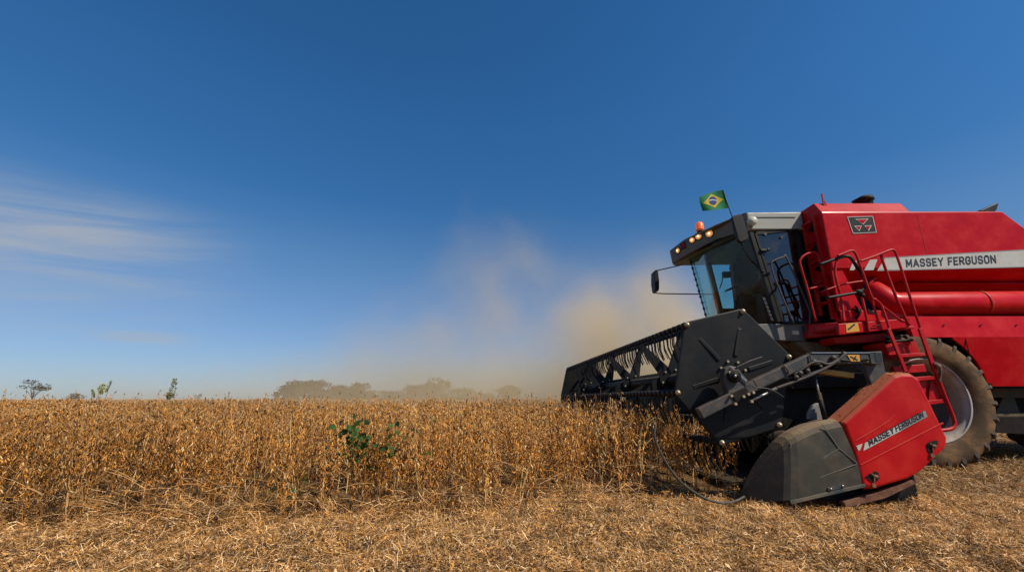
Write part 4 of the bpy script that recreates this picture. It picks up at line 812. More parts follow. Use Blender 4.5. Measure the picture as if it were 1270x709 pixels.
# divider rod sweeping round in front of the nose
mb = MB(); mb.tube(catmull([P(813, 526, 4.12), P(811.5, 538, 4.12), P(814, 550, 4.12), P(820, 563, 4.12), P(828, 577, 4.12), P(836, 588.5, 4.12), P(846, 599.5, 4.14), P(858, 608.5, 4.16), P(870, 616, 4.18), P(882, 621, 4.2), P(897, 624, 4.22), P(912, 621.5, 4.3), P(923, 616, 4.36)], 5), .0115, 10); obj('divider_rod', mb, hosem, H)
# skid and bottom parts
mb = MB(); mb.prism([P(940, 624, 4.40), P(1060, 614, 4.40), P(1140, 590, 4.40), P(1142, 598, 4.40), P(1110, 612, 4.40), P(1072, 622, 4.40), P(1010, 630, 4.40), P(950, 630, 4.40)], (0, .35, 0)); obj('skid_shoe', mb, rust, H, bevel=.008)
mb = MB(); mb.prism([P(1047, 623, YE-.0), P(1090, 611, YE), P(1132, 596, YE), P(1136, 600, YE), P(1098, 618, YE), P(1050, 630, YE)], (0, .06, 0)); mb.tube(catmull([P(975, 624, YE), P(983, 632, YE-.02), P(998, 639, YE-.04), P(1014, 642.5, YE-.04)]), .007, 6); mb.bar(P(928, 625, YE+.05), P(972, 635, YE+.05), .015, .02); mb.bar(P(972, 635, YE+.05), P(972, 622, YE+.05), .015, .02); obj('skid_runner', mb, rust, H)
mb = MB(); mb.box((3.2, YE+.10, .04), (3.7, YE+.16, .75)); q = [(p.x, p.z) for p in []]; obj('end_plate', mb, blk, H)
# far end shield and divider
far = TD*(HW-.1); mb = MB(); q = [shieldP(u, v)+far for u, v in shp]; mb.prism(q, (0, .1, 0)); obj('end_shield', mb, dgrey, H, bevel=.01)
mb = MB(); mb.add([p+far-Vector((0,.15,0)) for p in ring], nose_f, True); obj('crop_divider', mb, grey, H)

# --- reel
YR = 4.42
hexp = [(852, 403), (921, 386.5), (978, 443), (966, 527), (895, 549), (840.5, 487)]
hv = [P(u, v, YR) for u, v in hexp]; hc = sum(hv, Vector())/6
RL = 6.75
mb = MB(); cut = []
for i in range(6):
    a_, b_ = hv[i], hv[(i+1) % 6]; pv = hv[i-1]; cut += [a_.lerp(pv, .06)+(a_-hc).normalized()*.035, a_.lerp(b_, .06)+(a_-hc).normalized()*.035]
mb.prism(cut, (0, .025, 0)); rend = obj('reel_end_plate', mb, dgrey, H, bevel=.012)
mb = MB(); 
for i in range(6):
    d_ = (hv[i]-hc); mb.bar(hc+d_*.28+Vector((0,-.008,0)), hc+d_*.72+Vector((0,.002,0)), .014, .04)
obj('pressed_rib', mb, dgrey, rend, bevel=.006, split=True)
for i in range(6):
    mb = MB(); mb.lathe(hv[i], (0,-1,0), [(.024, 0), (.024, .015), (.015, .017), (.015, .032), (.001, .034)], 14); obj('bar_bolt', mb, brass, rend)
mb = MB()
for k in range(8):
    a = 2*PI*k/8+.3; mb.disc(hc+Vector((math.cos(a)*.13, -.005, math.sin(a)*.13)), (0,-1,0), .012, .02, 8)
obj('hub_bolt', mb, brass, rend, split=True)
rs = MB(); ra = hc+Vector((0,.03,0)); rs.tube([ra, ra+TD*RL], .075, 18); shaft = obj('reel_shaft', rs, dgrey, H)
mb = MB(); mb.add([p+TD*RL for p in MB().prism(cut, (0,.025,0)).v], MB().prism(cut, (0,.025,0)).f); obj('reel_end_plate', mb, dgrey, H)
for k in range(1, 5):
    o_ = TD*(RL*k/4.6 if k < 4 else RL*.87); o_ = TD*(RL*(k*.235-.02)); mb = MB()
    c = hc+o_; mb.lathe(c, (0,1,0), [(.075, -.03), (.17, -.03), (.17, .03), (.075, .03)], 16, False)
    for i in range(6):
        d_ = (hv[i]-hc).normalized(); e_ = hv[i]+o_; t_ = Vector((0,1,0)).cross(d_)
        mb.prism([c+d_*.13+t_*.085, c+d_*.13-t_*.085, e_-t_*.028, e_+t_*.028], (0, .012, 0))
    sp_ = obj('reel_spider', mb, dgrey, H)
    mb = MB()
    for i in range(6): a = PI/3*i+.2; mb.disc(c+Vector((math.cos(a)*.14, -.03, math.sin(a)*.14)), (0,-1,0), .013, .02, 6)
    obj('spider_bolt', mb, brass, sp_, split=True)
for i in range(6):
    mb = MB(); mb.tube([hv[i]+Vector((0,.02,0)), hv[i]+TD*RL], .028, 10); bar_ = obj('reel_bar', mb, blk, H)
    mb = MB(); nt_ = 56
    for k in range(nt_):
        p = hv[i]+TD*(RL*(k+.5)/nt_); sw_ = random.uniform(-.01, .01)
        mb.tube([p+Vector((.0, 0, 0)), p+Vector((-.035, 0, -.05)), p+Vector((-.03+sw_, 0, -.18)), p+Vector((.02+sw_*2, 0, -.31))], [.010, .009, .008, .006], 5, caps=False)
        mb.lathe(p, TD, [(.028, -.02), (.035, -.015), (.035, .015), (.028, .02)], 8)
    obj('tine_row', mb, blackp, bar_)
# reel arm, hub bracket, cylinders
YA = 4.26
mb = MB()
def beam(pts, wpx, Y, th=.09):
    for i in range(len(pts)-1):
        a_ = P(*pts[i], Y); b_ = P(*pts[i+1], Y); mb.bar(a_, b_, th, wpx/125.)
beam([(867, 513), (906, 493), (934, 478), (1004, 445.5)], 12, YA); beam([(1001, 446.5), (1090, 444)], 13, YA+.002, .086); arm = obj('reel_arm', mb, armg, H, bevel=.008)
mb = MB(); mb.box((P(1003, 441, YA).x, YA-.05, P(1003, 439, YA).z), (P(1082, 439, YA).x, YA+.03, P(1003, 439, YA).z+.008)); obj('arm_edge', mb, steel, arm)
mb = MB(); mb.prism([P(1078, 437, YA-.05), P(1094, 436, YA-.05), P(1096, 452, YA-.05), P(1081, 452, YA-.05)], (0, .11, 0)); mb.prism([P(1072, 452, YA+.03), P(1096, 450, YA+.03), P(1100, 468, YA+.03), P(1082, 480, YA+.03)], (0, .05, 0)); br = obj('arm_bracket', mb, armg, H, bevel=.006)
mb = MB(); mb.prism([P(1085, 439, YA-.053), P(1093, 438.5, YA-.053), P(1094.5, 449, YA-.053), P(1086.5, 449.5, YA-.053)], (0, .002, 0)); obj('bracket_opening', mb, ink, br)
mb = MB(); mb.prism([P(1051, 440.5, YA-.048), P(1066, 440.5, YA-.048), P(1067, 448.5, YA-.048), P(1056, 448.5, YA-.048)], (0, .002, 0)); obj('warning_sticker', mb, yel, arm)
mb = MB(); mb.bar(P(1055, 442.5, YA-.050), P(1064, 447, YA-.050), .002, .012); mb.bar(P(1059, 447, YA-.050), P(1062, 442, YA-.050), .002, .010); obj('sticker_mark', mb, ink, arm)
mb = MB(); mb.prism([P(1007, 462, YA+.1), P(1028, 458.5, YA+.1), P(1060, 463, YA+.1), P(1060, 469.5, YA+.1), P(1026, 464.5, YA+.1)], (0, .08, 0)); obj('ochre_bar', mb, yelb, H, bevel=.005)
mb = MB(); mb.prism([P(899, 457, YA-.04), P(905, 453.5, YA-.04), P(914, 455, YA-.04), P(928, 472, YA-.04), P(932, 484, YA-.04), P(926, 490, YA-.04), P(911, 503, YA-.04), P(904, 500, YA-.04), P(903, 486, YA-.04), P(898, 472, YA-.04)], (0, .10, 0)); hb = obj('hub_bracket', mb, armg, H, bevel=.01)
mb = MB(); p = P(910, 466.5, YA-.05); mb.lathe(p, (0,-1,0), [(.062, 0), (.062, .02), (.05, .035), (.026, .037), (.024, .06), (.001, .065)], 20); mb.prism([P(907, 488, YA-.06), P(925, 480, YA-.06), P(931, 488, YA-.06), P(913, 500, YA-.06)], (0, .04, 0)); obj('drive_motor', mb, blk, hb, bevel=.006)
mb = MB()
for u, v in ((904, 462), (906, 491), (911, 501), (921, 492), (927, 489), (933, 487), (913, 471), (931, 498)): mb.disc(P(u, v, YA-.05), (0,-1,0), .013, .03, 8)
obj('hub_bolt', mb, brass, hb, split=True)
mb = MB(); mb.bar(P(907, 455, YA-.055), P(927, 474, YA-.055), .008, .012); mb.ball(P(912, 466.5, YA-.11), .014, 8); obj('polished_edge', mb, steel, hb)
mb = MB(); mb.tube([P(931, 497.5, YA-.04), P(955, 486, YA-.04)], .010, 8); cyl = obj('adjuster_rod', mb, steel, H)
mb = MB(); mb.tube([P(953, 486.5, YA-.04), P(963, 482, YA-.04)], .016, 8); mb.tube(catmull([P(962, 482, YA-.04), P(990, 472, YA-.05), P(1015, 461.5, YA-.06), P(1036, 450, YA-.07), P(1049, 438.5, YA-.07)]), .013, 8); obj('hydraulic_line', mb, armg, cyl)
mb = MB(); mb.tube(catmull([P(927, 472, YA-.06), P(936, 480, YA-.08), P(955, 483, YA-.08), P(972, 492.5, YA-.04)]), .005, 6); mb.tube(catmull([P(913, 456, YA-.05), P(930, 448, YA-.03), P(945, 443, YA+.05)]), .005, 6); obj('thin_cable', mb, armg, hb, split=True)
mb = MB(); mb.tube(catmull([P(1004, 440, YA-.055), P(1006, 446, YA-.06), P(1004, 455, YA-.055), P(998, 462, YA-.05)]), .006, 6); mb.tube(catmull([P(972, 453, YA-.055), P(977, 459, YA-.06), P(978, 464, YA-.055)]), .009, 6)
mb.tube(catmull([P(985, 465, YA-.05), P(996, 458, YA-.06), P(1006, 451, YA-.07), P(1016, 449, YA-.07), P(1028, 452, YA-.07), P(1040, 446, YA-.07)]), .010, 6)
for u, v, r in ((1010, 449, .03), (993, 463, .028), (1034, 444, .03), (1039, 449, .026), (1047, 438.5, .022), (1002, 460, .025), (988, 468, .026), (1018, 455, .02)): mb.ball(P(u, v, YA-.06), r, 8, (1, .7, .8))
obj('hose_fitting', mb, armg, arm, split=True)
mb = MB(); mb.tube(catmull([P(984, 470, YA-.03), P(1000, 466, YA-.05), P(1020, 458, YA-.05), P(1041, 447, YA-.06)]), .014, 8); mb.tube(catmull([P(1042, 447, YA-.06), P(1060, 448, YA-.03), P(1078, 446, YA-.06)]), .012, 8); obj('hydraulic_hose', mb, blackp, arm)
mb = MB(); mb.tube([P(1010, 464, YA+.05), P(1015, 489, YA+.05)], .014, 10); mb.tube([P(1015, 487, YA+.05), P(1025, 526, YA+.05)], .022, 12); cy2 = obj('lift_cylinder', mb, blk, H)
mb = MB(); mb.tube([P(1011, 466, YA+.05), P(1017.5, 496, YA+.02)], .009, 8); obj('cylinder_rod', mb, steel, cy2)
mb = MB(); mb.tube([hc+TD*(RL+.1), hc+TD*(RL+.1)+Vector((1.2, 0, .15))], .05, 8); obj('reel_arm', mb, armg, H)
# chaff lying on the ledges
def chaff(parent, quads, n, size=(.008, .03)):
    nb = NB()
    for k in range(n):
        a, b_, c, d = random.choice(quads); f, g_ = random.random(), random.random()**1.3; p = a.lerp(b_, f).lerp(d.lerp(c, f), g_)+Vector((0, 0, .003)); t_ = random.uniform(0, PI); L = random.uniform(*size)
        e = np.array([math.cos(t_), math.sin(t_), random.uniform(-.1, .1)])*L; s_ = np.array([-math.sin(t_), math.cos(t_), .1])*random.uniform(.002, .005); q = np.array(p)
        nb.add([q-e/2, q+s_+[0, 0, .003], q+e/2, q-s_+[0, 0, .002]], [(0, 1, 2), (0, 2, 3)], (PALE if random.random() < .5 else GOLD)*random.uniform(.5, 1.1))
    V, T, C = nb.out(); npmesh('chaff', V, T, C, strawm, parent=parent, kind='stuff')
a, b_, c = shieldP(1038, 526), shieldP(1107, 465.5), shieldP(1128, 463.5); up = Vector((-.03, .11, .02)); chaff(shield, [(a, b_, b_+up, a+up), (b_, c, c+up*.8, b_+up)], 110, (.006, .02))
q4 = [(ring[i*8+3], ring[(i+1)*8+3], ring[(i+1)*8+5], ring[i*8+5]) for i in range(0, ns-6)]; chaff(nose, q4, 160)
zz = P(1041, 403, YL).z; chaff(plat, [(Vector((P(1041, 403, YL).x, YL, zz+.004)), Vector((P(1125, 396, YL).x, YL, P(1125, 396, YL).z+.004)), Vector((P(1125, 396, YL).x, YL+.05, P(1125, 396, YL).z+.004)), Vector((P(1041, 403, YL).x, YL+.05, zz+.004)))], 50)


# ------------------------------------------------------------------ flag on the cab roof
fl = thing('flag', 'small green Brazilian flag on a thin black pole above the cab roof', 'flag', tuple(P(910, 272, 7.05)))
mb = MB(); mb.tube([P(911, 276, 7.05), P(904, 257, 7.05), P(897, 236, 7.05)], .008, 8); obj('flag_pole', mb, blackp, fl)
TL, TR, BR_, BL = P(866, 244.5, 7.02), P(897.2, 235.8, 7.05), P(904.3, 258.6, 7.05), P(871, 262, 7.0)
def fp(u, v, off=0):         # u from hoist (0) to fly (1)
    p = (TR.lerp(TL, u)).lerp(BR_.lerp(BL, u), v); wv = math.sin(u*5.2+v*1.2)
    return p+Vector((.010*math.sin(v*5+u*3), .05*wv*u**.5+off, .030*wv*u+.018*math.sin(u*PI)*(1-v)))
def fmesh(fn, nu, nv):
    mb = MB(); mb.add([fn(i/nu, j/nv) for j in range(nv+1) for i in range(nu+1)], [(j*(nu+1)+i, j*(nu+1)+i+1, (j+1)*(nu+1)+i+1, (j+1)*(nu+1)+i) for j in range(nv) for i in range(nu)], True); return mb
def cloth(name, c):
    m = attr_mat(name, .7, .35); m.node_tree.nodes['Attribute'].attribute_name = 'none'
    for l in list(m.node_tree.links):
        if l.from_node.type == 'ATTRIBUTE': s_ = l.to_socket; m.node_tree.links.remove(l); s_.default_value = (*c, 1)
    return m
fg, fy, fb, fw = cloth('flag_green', (.004, .17, .045)), cloth('flag_yellow', (.62, .46, .02)), cloth('flag_blue', (.01, .025, .17)), cloth('flag_white', (.6, .65, .6))
cl_ = obj('flag_cloth', fmesh(lambda u, v: fp(u, v), 16, 8), fg, fl, fixn=False)
for sgn in (-1, 1):
    def dia(u, v, sgn=sgn): s_ = u*2-1; hh = (1-abs(s_)); return fp(.5+s_*.41, .5+(v-.5)*2*.39*hh, .004*sgn)
    obj('yellow_rhombus', fmesh(dia, 12, 4), fy, cl_, fixn=False)
    mb = MB(); nr = 20; mb.add([fp(.5, .5, .007*sgn)]+[fp(.5+.17*math.cos(t_)*rr, .5+.25*math.sin(t_)*rr, .007*sgn) for rr in (.5, 1) for t_ in np.linspace(0, 2*PI, nr, endpoint=False)], [(0, 1+k, 1+(k+1) % nr) for k in range(nr)]+[(1+k, 1+nr+k, 1+nr+(k+1) % nr, 1+(k+1) % nr) for k in range(nr)], True); obj('blue_disc', mb, fb, cl_, fixn=False)
    def bnd(u, v, sgn=sgn): x = (u-.5)*.32; return fp(.5+x, .47+.10*(-x/.16*.4)+.6*(x)**2*3-.02+(v-.5)*.055, .010*sgn)
    obj('white_band', fmesh(bnd, 8, 1), fw, cl_, fixn=False)

# ------------------------------------------------------------------ driver in the cab
def person():
    root = thing('person', 'driver in dark shirt seated behind the cab windscreen with a hand on the steering wheel', 'person', (4.62, 7.78, zfl+.5))
    sx, sy, sz = 4.62, 7.78, zfl+.56
    J = {'pel': (sx, sy, sz, .14), 'bel': (sx+.03, sy, sz+.16, .125), 'ch': (sx+.06, sy, sz+.34, .15), 'nk': (sx+.05, sy, sz+.50, .055), 'hd': (sx+.02, sy, sz+.60, .085), 'ht': (sx+.02, sy, sz+.70, .08),
         'sl': (sx+.05, sy-.19, sz+.42, .065), 'sr': (sx+.05, sy+.19, sz+.42, .065), 'er': (sx-.12, sy+.26, sz+.20, .045), 'wr': (sw.x+.17, sw.y+.12, sw.z+.05, .028),
         'el': (sx-.10, sy-.27, sz+.18, .045), 'wl': (sx-.33, sy-.28, sz+.12, .028), 'hl': (sx-.42, sy-.27, sz+.12, .03),
         'kl': (sx-.42, sy-.14, sz+.02, .065), 'kr': (sx-.42, sy+.14, sz+.02, .065), 'fl': (sx-.50, sy-.14, sz-.42, .045), 'fr': (sx-.50, sy+.14, sz-.42, .045), 'tl': (sx-.68, sy-.14, sz-.46, .035), 'tr': (sx-.68, sy+.14, sz-.46, .035),
         'hr': (sw.x+.10, sw.y+.09, sw.z+.055, .030)}
    E = 'pel-bel bel-ch ch-nk nk-hd hd-ht ch-sl ch-sr sr-er er-wr wr-hr sl-el el-wl wl-hl pel-kl pel-kr kl-fl kr-fr fl-tl fr-tr'.split()
    names = list(J); me = bpy.data.meshes.new('body'); off = Vector(root['_o'])
    me.from_pydata([tuple(Vector(J[k][:3])-off) for k in names], [tuple(names.index(q) for q in e.split('-')) for e in E], [])
    o = bpy.data.objects.new('body', me); COL.objects.link(o); o.parent = root; o['_o'] = tuple(off); me.materials.append(skin)
    o.modifiers.new('skin', 'SKIN'); me.skin_vertices or me.attributes
    for k, sv in zip(names, me.skin_vertices[0].data): sv.radius = (J[k][3], J[k][3]); sv.use_root = (k == 'pel')
    sb = o.modifiers.new('sub', 'SUBSURF'); sb.levels = sb.render_levels = 2
    mb = MB(); h = Vector(J['hr'][:3])
    for k in range(4):
        b_ = h+Vector((-.02, -.035+.022*k, .01)); L = (.06, .07, .068, .055)[k]
        mb.tube([b_, b_+Vector((-L*.6, 0, .012)), b_+Vector((-L, -.002, -.018)), b_+Vector((-L*.75, -.002, -.045))], [.010, .0095, .009, .008], 8)
    mb.tube([h+Vector((0, -.04, 0)), h+Vector((-.03, -.06, -.005)), h+Vector((-.055, -.05, -.012))], [.012, .011, .009], 8); obj('fingers', mb, skin, root)
    mb = MB(); mb.tube([Vector(J['pel'][:3]), Vector(J['bel'][:3]), Vector(J['ch'][:3]), Vector(J['ch'][:3])+Vector((0, 0, .12))], [.17, .155, .175, .09], 16)
    for s_, e_ in (('sr', 'er'), ('sl', 'el')): mb.tube([Vector(J['ch'][:3])+Vector((0,0,.05)), Vector(J[s_][:3]), Vector(J[s_][:3]).lerp(Vector(J[e_][:3]), .7)], [.08, .085, .065], 12)
    obj('shirt', mb, shirt, root)
    mb = MB()
    for s_ in 'lr': mb.tube([Vector(J['pel'][:3]), Vector(J['k'+s_][:3]), Vector(J['f'+s_][:3])], [.12, .085, .06], 12)
    obj('trousers', mb, seatm, root)
    hd = Vector(J['hd'][:3]); mb = MB(); mb.ball(hd+Vector((.015, 0, .07)), .108, 14, (1.02, .85, .95)); mb.prism([hd+Vector((-.09, -.07, .10)), hd+Vector((-.09, .07, .10)), hd+Vector((-.19, .05, .085)), hd+Vector((-.19, -.05, .085))], (0, 0, .01)); obj('cap', mb, shirt, root)
    mb = MB(); mb.add([hd+Vector((-.12, 0, .0)), hd+Vector((-.085, -.018, -.015)), hd+Vector((-.085, .018, -.015)), hd+Vector((-.085, 0, .05))], [(0,1,3), (0,3,2), (0,2,1)]); obj('nose', mb, skin, root)
person()

# ------------------------------------------------------------------ weeds
def weed(name, label, cat, x, y, h, leaves, spread, heads=(), flowers=0, fcol=(.20, .02, .30), group=None, leafs=.05, green=(.065, .12, .018)):
    t_ = thing(name, label, cat, (x, y, 0), group); nb = NB(); lb = NB(); fb_ = NB(); g = np.array(green)
    for s_ in range(5):
        a = random.uniform(0, 2*PI); sp = spread*random.uniform(.3, 1); pts = [np.array([x, y, 0.]), np.array([x+math.cos(a)*sp*.3, y+math.sin(a)*sp*.2, h*.5]), np.array([x+math.cos(a)*sp, y+math.sin(a)*sp*.5, h*random.uniform(.85, 1.02)])]
        vine = name != 'tall_weed'; pts[0][1] += .3*vine; pts[1][1] += .12*vine; nb.stick(pts, .0035 if not vine else .0022, .0015, g*.9 if not vine else np.array([.16, .13, .05]), 5)
        for k in range(leaves//5):
            f = random.uniform(.55, 1); p = pts[1]+(pts[2]-pts[1])*((f-.5)*2)+np.array([random.uniform(-.45, .45)*spread, random.uniform(-.06, .14), random.uniform(-.09, .06)]); b = random.uniform(0, 2*PI)
            lb.leaf(p, [math.cos(b), math.sin(b), random.uniform(-.9, .6)], leafs*random.uniform(.45, 1.2), leafs*random.uniform(.7, 1.0), g*random.uniform(.5, 1.7), .12)
    for (dx, z0, z1, rad, col) in heads:
        hb_ = NB(); nb.stick([np.array([x, y, .2]), np.array([x+dx*.55, y, z0*.7]), np.array([x+dx, y, z1])], .006, .003, g, 5)
        for k in range(160):
            q = random.random(); zz = z0+(z1-z0)*q; r_ = rad*math.sqrt(random.random())*(1-.75*abs(q-.5)*1.6); a = random.uniform(0, 2*PI); xx = x+dx*(.6+.4*q)
            hb_.leaf(np.array([xx+math.cos(a)*r_, y+math.sin(a)*r_, zz]), [math.cos(a), math.sin(a), .8], .45*rad+.012, .3*rad+.008, np.array(col)*random.uniform(.9, 2.2), .2)
        V, T, C = hb_.out(); npmesh('flower_head', V, T, C, leafm, parent=t_)
    for k in range(flowers):
        p = np.array([x+random.uniform(-1, 1)*spread*.9, y-.05, h*random.uniform(.80, .98)])
        for j in range(6): a = j*PI/3; fb_.leaf(p, [math.cos(a), -.4, math.sin(a)], .013, .013, np.array(fcol), .1)
    for b_, nm in ((nb, 'stem'), (lb, 'leaves'), (fb_, 'flower')):
        if b_.n: V, T, C = b_.out(); npmesh(nm, V, T, C, leafm, parent=t_)
    return t_
def gpos(u, Y): return P(u, 500, Y).x
weed('morning_glory', 'broad leaved green vine with purple flowers climbing the dry beans, largest green patch', 'weed', gpos(437, 3.98), 3.95, .87, 75, .30, flowers=1, leafs=.065, green=(.045, .095, .015))
weed('morning_glory', 'darker green vine with a purple flower just right of the largest green patch', 'weed', gpos(466, 4.0), 3.98, .76, 50, .24, flowers=1, leafs=.058, green=(.035, .075, .012))
weed('morning_glory', 'sparse green vine leaves in dry beans, right of the two dense vines', 'weed', gpos(505, 4.2), 4.15, .86, 12, .26, flowers=1, leafs=.05)
weed('green_weed', 'small green weed low among the bean stems left of the large vine', 'weed', gpos(375, 3.9), 3.84, .48, 16, .14, leafs=.045)
weed('green_weed', 'small dark green weed low in beans below the large vine', 'weed', gpos(345, 3.9), 3.8, .36, 14, .14, leafs=.04, green=(.05, .09, .015))
weed('green_weed', 'few green leaves near the ground in beans left of the harvester reel', 'weed', gpos(640, 4.4), 4.35, .40, 8, .16, leafs=.04)
YG = (.36, .34, .08)
weed('tall_weed', 'tall yellow headed weed with two side stalks rising above the field at left', 'weed', gpos(122, 9.5), 9.5, 1.08, 10, .12, heads=((0, 1.06, 1.28, .055, YG), (.17, 1.10, 1.34, .022, (.16, .2, .07)), (-.20, 1.0, 1.16, .020, (.2, .24, .08))), leafs=.07)
weed('tall_weed', 'tall narrow weed with a knobbly olive seed spike rising above the field', 'weed', gpos(211, 12), 12, 1.10, 14, .12, heads=((0, .98, 1.48, .07, (.16, .17, .055)), (-.10, .95, 1.13, .05, (.09, .13, .04))), leafs=.08)
weed('tall_weed', 'thin green weed tip poking above the beans near the vine', 'weed', gpos(455, 6.2), 6.1, .93, 5, .05, leafs=.04)

# ------------------------------------------------------------------ trees on the horizon
def tree(name, label, u, Y, topv, wpx, group=None, flat_top=False, nleaf=900, col=(.045, .062, .022), lobes=9, leafk=1.0, low=.25):
    g = P(u, topv, Y); x, Ht = g.x, g.z; Wd = wpx/F*Y/2*1.12; t_ = thing(name, label, 'tree', (x, Y, 0), group); nb = NB(); lb = NB(); rr = random.Random(int(u*7+Y))
    tr = Ht*.022+.03
    nb.stick([np.array([x, Y, -.05]), np.array([x+.02*Ht, Y, Ht*.3]), np.array([x-.01*Ht, Y, Ht*.6])], tr, tr*.55, np.array([.10, .08, .06]), 7)
    cl2 = []
    for k in range(lobes):
        a = rr.uniform(0, 2*PI); q = rr.uniform(.1, 1)
        if flat_top: c = np.array([x+Wd*math.cos(a)*q*.95, Y+Wd*math.sin(a)*q*.8, Ht*rr.uniform(.62, .95)]); s_ = np.array([Wd*.26, Wd*.26, Ht*.055])
        else: z = rr.uniform(low, .86); lim = math.sqrt(max(.05, 1-((z-.45)/.55)**2)); c = np.array([x+Wd*.75*lim*math.cos(a)*q, Y+Wd*.75*lim*math.sin(a)*q, Ht*z]); s_ = np.array([Wd*.38, Wd*.38, Ht*.15])*rr.uniform(.7, 1.1)
        cl2.append((c, s_)); nb.stick([np.array([x, Y, Ht*.25]), (np.array([x, Y, Ht*.35])+c)/2, c], tr*.4, tr*.12, np.array([.10, .08, .06]), 5)
    ls = leafk*Ht*.055
    for c, s_ in cl2:
        b = rr.uniform(.7, 1.3)
        for k in range(nleaf//lobes):
            d = np.array([rr.gauss(0, 1), rr.gauss(0, 1), rr.gauss(0, 1)]); d /= np.linalg.norm(d); p = c+d*s_*rr.uniform(.35, 1.1)
            lb.leaf(p, d+np.array([0, 0, .2]), ls*rr.uniform(.7, 1.6), ls*rr.uniform(.6, 1.1), np.array(col)*b*rr.uniform(.6, 1.5), .2)
    V, T, C = nb.out(); npmesh('trunk', V, T, C, strawm, parent=t_); V, T, C = lb.out(); npmesh('crown', V, T, C, leafm, parent=t_); return t_
tree('savanna_tree', 'thin flat topped tree with open branches on the horizon at far left', 46, 90, 470, 38, flat_top=True, nleaf=520, lobes=11, leafk=.8, col=(.05, .05, .035))
tree('bush', 'low round dark bush on the horizon right of the flat topped tree', 93, 85, 485.5, 26, nleaf=900, lobes=6, low=.4)
tree('bush', 'small dark bush cut by the left edge of the photo', 0, 85, 495.3, 14, nleaf=400, lobes=5, low=.4)
tree('bush', 'tiny pale bush on the horizon right of the narrow seed spike weed', 248, 120, 487, 10, nleaf=300, lobes=4, low=.4, col=(.08, .08, .04))
tree('bush', 'low bush on the horizon behind the narrow seed spike weed', 203, 120, 492, 26, nleaf=300, lobes=6, low=.4)
G = 'hazy trees on the horizon behind the dust'
for u, Y, tv, wd_, lab in ((366, 150, 471, 40, 'leftmost big round tree of the hazy clump on the horizon'), (392, 152, 469.5, 44, 'tallest tree in the left half of the hazy treeline'), (424, 170, 474, 34, 'lower hazy tree right of the tallest left tree'), (448, 165, 473.5, 30, 'hazy tree with a ragged top in the gap between both clumps'),
                          (484, 190, 484, 50, 'lowest tree filling the dip of the hazy treeline'), (515, 170, 476, 44, 'hazy tree on the left shoulder of the right clump'), (541, 160, 468.5, 42, 'tallest round tree of the right clump, fading in dust'), (575, 185, 478, 50, 'faint tree on the right shoulder of the right clump'), (632, 190, 477.5, 34, 'faintest lone tree, almost lost in the dust beside the reel'),
                          (458, 200, 483, 30, 'small hazy tree behind the ragged topped one'), (600, 210, 486, 40, 'faint low tree between the right clump and the lone tree')):
    tree('broadleaf_tree', lab, u, Y, tv, wd_, G, nleaf=2600, lobes=20, low=.12, leafk=1.25, col=(.045, .042, .013))

# ------------------------------------------------------------------ dust thrown up behind the machine
bx0, bx1, by0, by1, bz0, bz1 = -24, 15, 14.0, 24, .3, 13
dm = bpy.data.materials.new('dust_volume'); dm.use_nodes = True; t = dm.node_tree; t.nodes.clear()
o = N(t, 'ShaderNodeOutputMaterial'); pv = N(t, 'ShaderNodeVolumePrincipled'); t.links.new(pv.outputs[0], o.inputs['Volume'])
pv.inputs['Color'].default_value = (1.0, .80, .50, 1); pv.inputs['Anisotropy'].default_value = .1
g = N(t, 'ShaderNodeNewGeometry'); sp = N(t, 'ShaderNodeSeparateXYZ'); t.links.new(g.outputs['Position'], sp.inputs[0]); X, Y, Z = sp.outputs
nz = N(t, 'ShaderNodeTexNoise'); nz.inputs['Scale'].default_value = .34; nz.inputs['Detail'].default_value = 5; nz.inputs['Roughness'].default_value = .6; nz.inputs['Distortion'].default_value = .4; t.links.new(g.outputs['Position'], nz.inputs['Vector'])
fc = N(t, 'ShaderNodeFloatCurve'); cv = fc.mapping.curves[0]
def hx_(u): return (u-635)*18.5/540
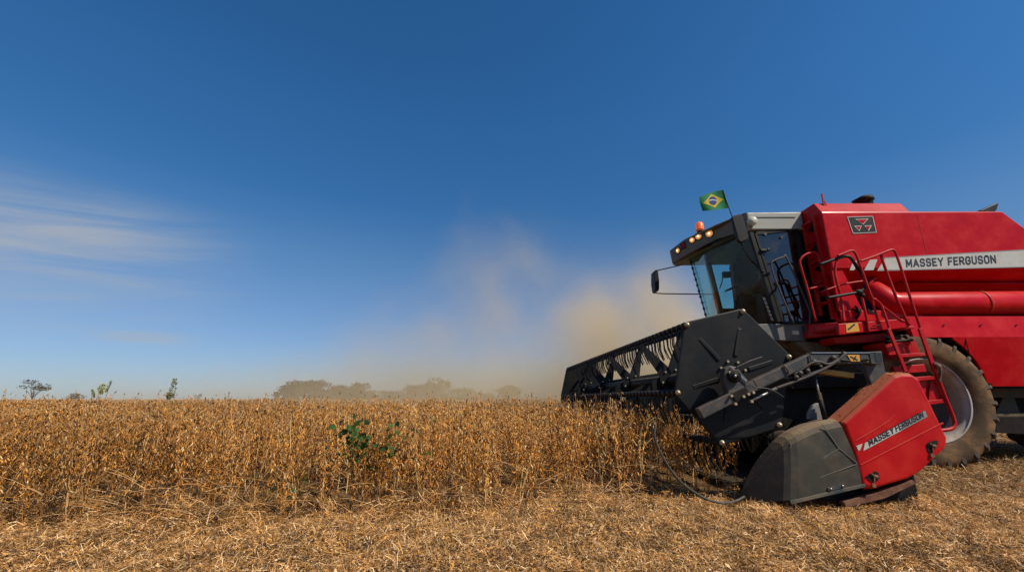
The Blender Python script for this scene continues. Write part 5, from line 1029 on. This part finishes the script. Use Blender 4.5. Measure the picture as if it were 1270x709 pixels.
pts_ = [(-24, .5), (hx_(330), 2.2), (hx_(420), 3.6), (hx_(500), 5.0), (hx_(560), 6.9), (hx_(620), 8.5), (hx_(690), 7.4), (hx_(750), 6.6), (hx_(800), 6.0), (hx_(860), 5.2), (15, 3)]
pts_ = [((x+24)/39, h/10) for x, h in pts_]
cv.points[0].location = pts_[0]; cv.points[1].location = pts_[-1]
for p in pts_[1:-1]: cv.points.new(*p)
fc.mapping.update()
t.links.new(M_(t, 'DIVIDE', M_(t, 'ADD', X, 24.0), 39.0, clamp=True), fc.inputs['Value'])
Ht = M_(t, 'MULTIPLY', fc.outputs[0], 10.0)
Zn = M_(t, 'SUBTRACT', Z, M_(t, 'MULTIPLY', M_(t, 'SUBTRACT', nz.outputs[0], .5), 5.0))
rel = M_(t, 'DIVIDE', Zn, Ht)
body = maprange(t, rel, 1.12, .45)
xw = maprange(t, X, -17, 5, .42, 1.0)
core = M_(t, 'MULTIPLY', M_(t, 'MULTIPLY', maprange(t, M_(t, 'ABSOLUTE', M_(t, 'SUBTRACT', X, 5.4)), 4.2, .2), maprange(t, Z, 7.5, 2.5)), 1.0)
low = M_(t, 'MULTIPLY', maprange(t, Z, 3.4, .6), maprange(t, X, -14, 4, .10, 1.0))
nn_ = maprange(t, nz.outputs[0], .34, .66, .30, 1.7)
dens = M_(t, 'ADD', M_(t, 'MULTIPLY', M_(t, 'MULTIPLY', body, xw), M_(t, 'MULTIPLY', nn_, .070)), M_(t, 'ADD', M_(t, 'MULTIPLY', M_(t, 'MULTIPLY', core, nn_), .26), M_(t, 'MULTIPLY', low, .21)))
edge = M_(t, 'MULTIPLY', M_(t, 'MULTIPLY', maprange(t, Y, by0, by0+2), maprange(t, Y, by1, by1-2)), M_(t, 'MULTIPLY', maprange(t, X, bx0, bx0+5), maprange(t, X, bx1, bx1-3)))
t.links.new(M_(t, 'MULTIPLY', dens, edge), pv.inputs['Density'])
mb = MB(); mb.box((bx0, by0, bz0), (bx1, by1, bz1)); du = obj('dust_cloud', mb, dm); du['kind'] = 'stuff'; du['label'] = 'tan dust cloud drifting over the field behind the harvester reel'; du['category'] = 'dust'


for _o in list(bpy.data.objects):
    if '_o' in _o: del _o['_o']
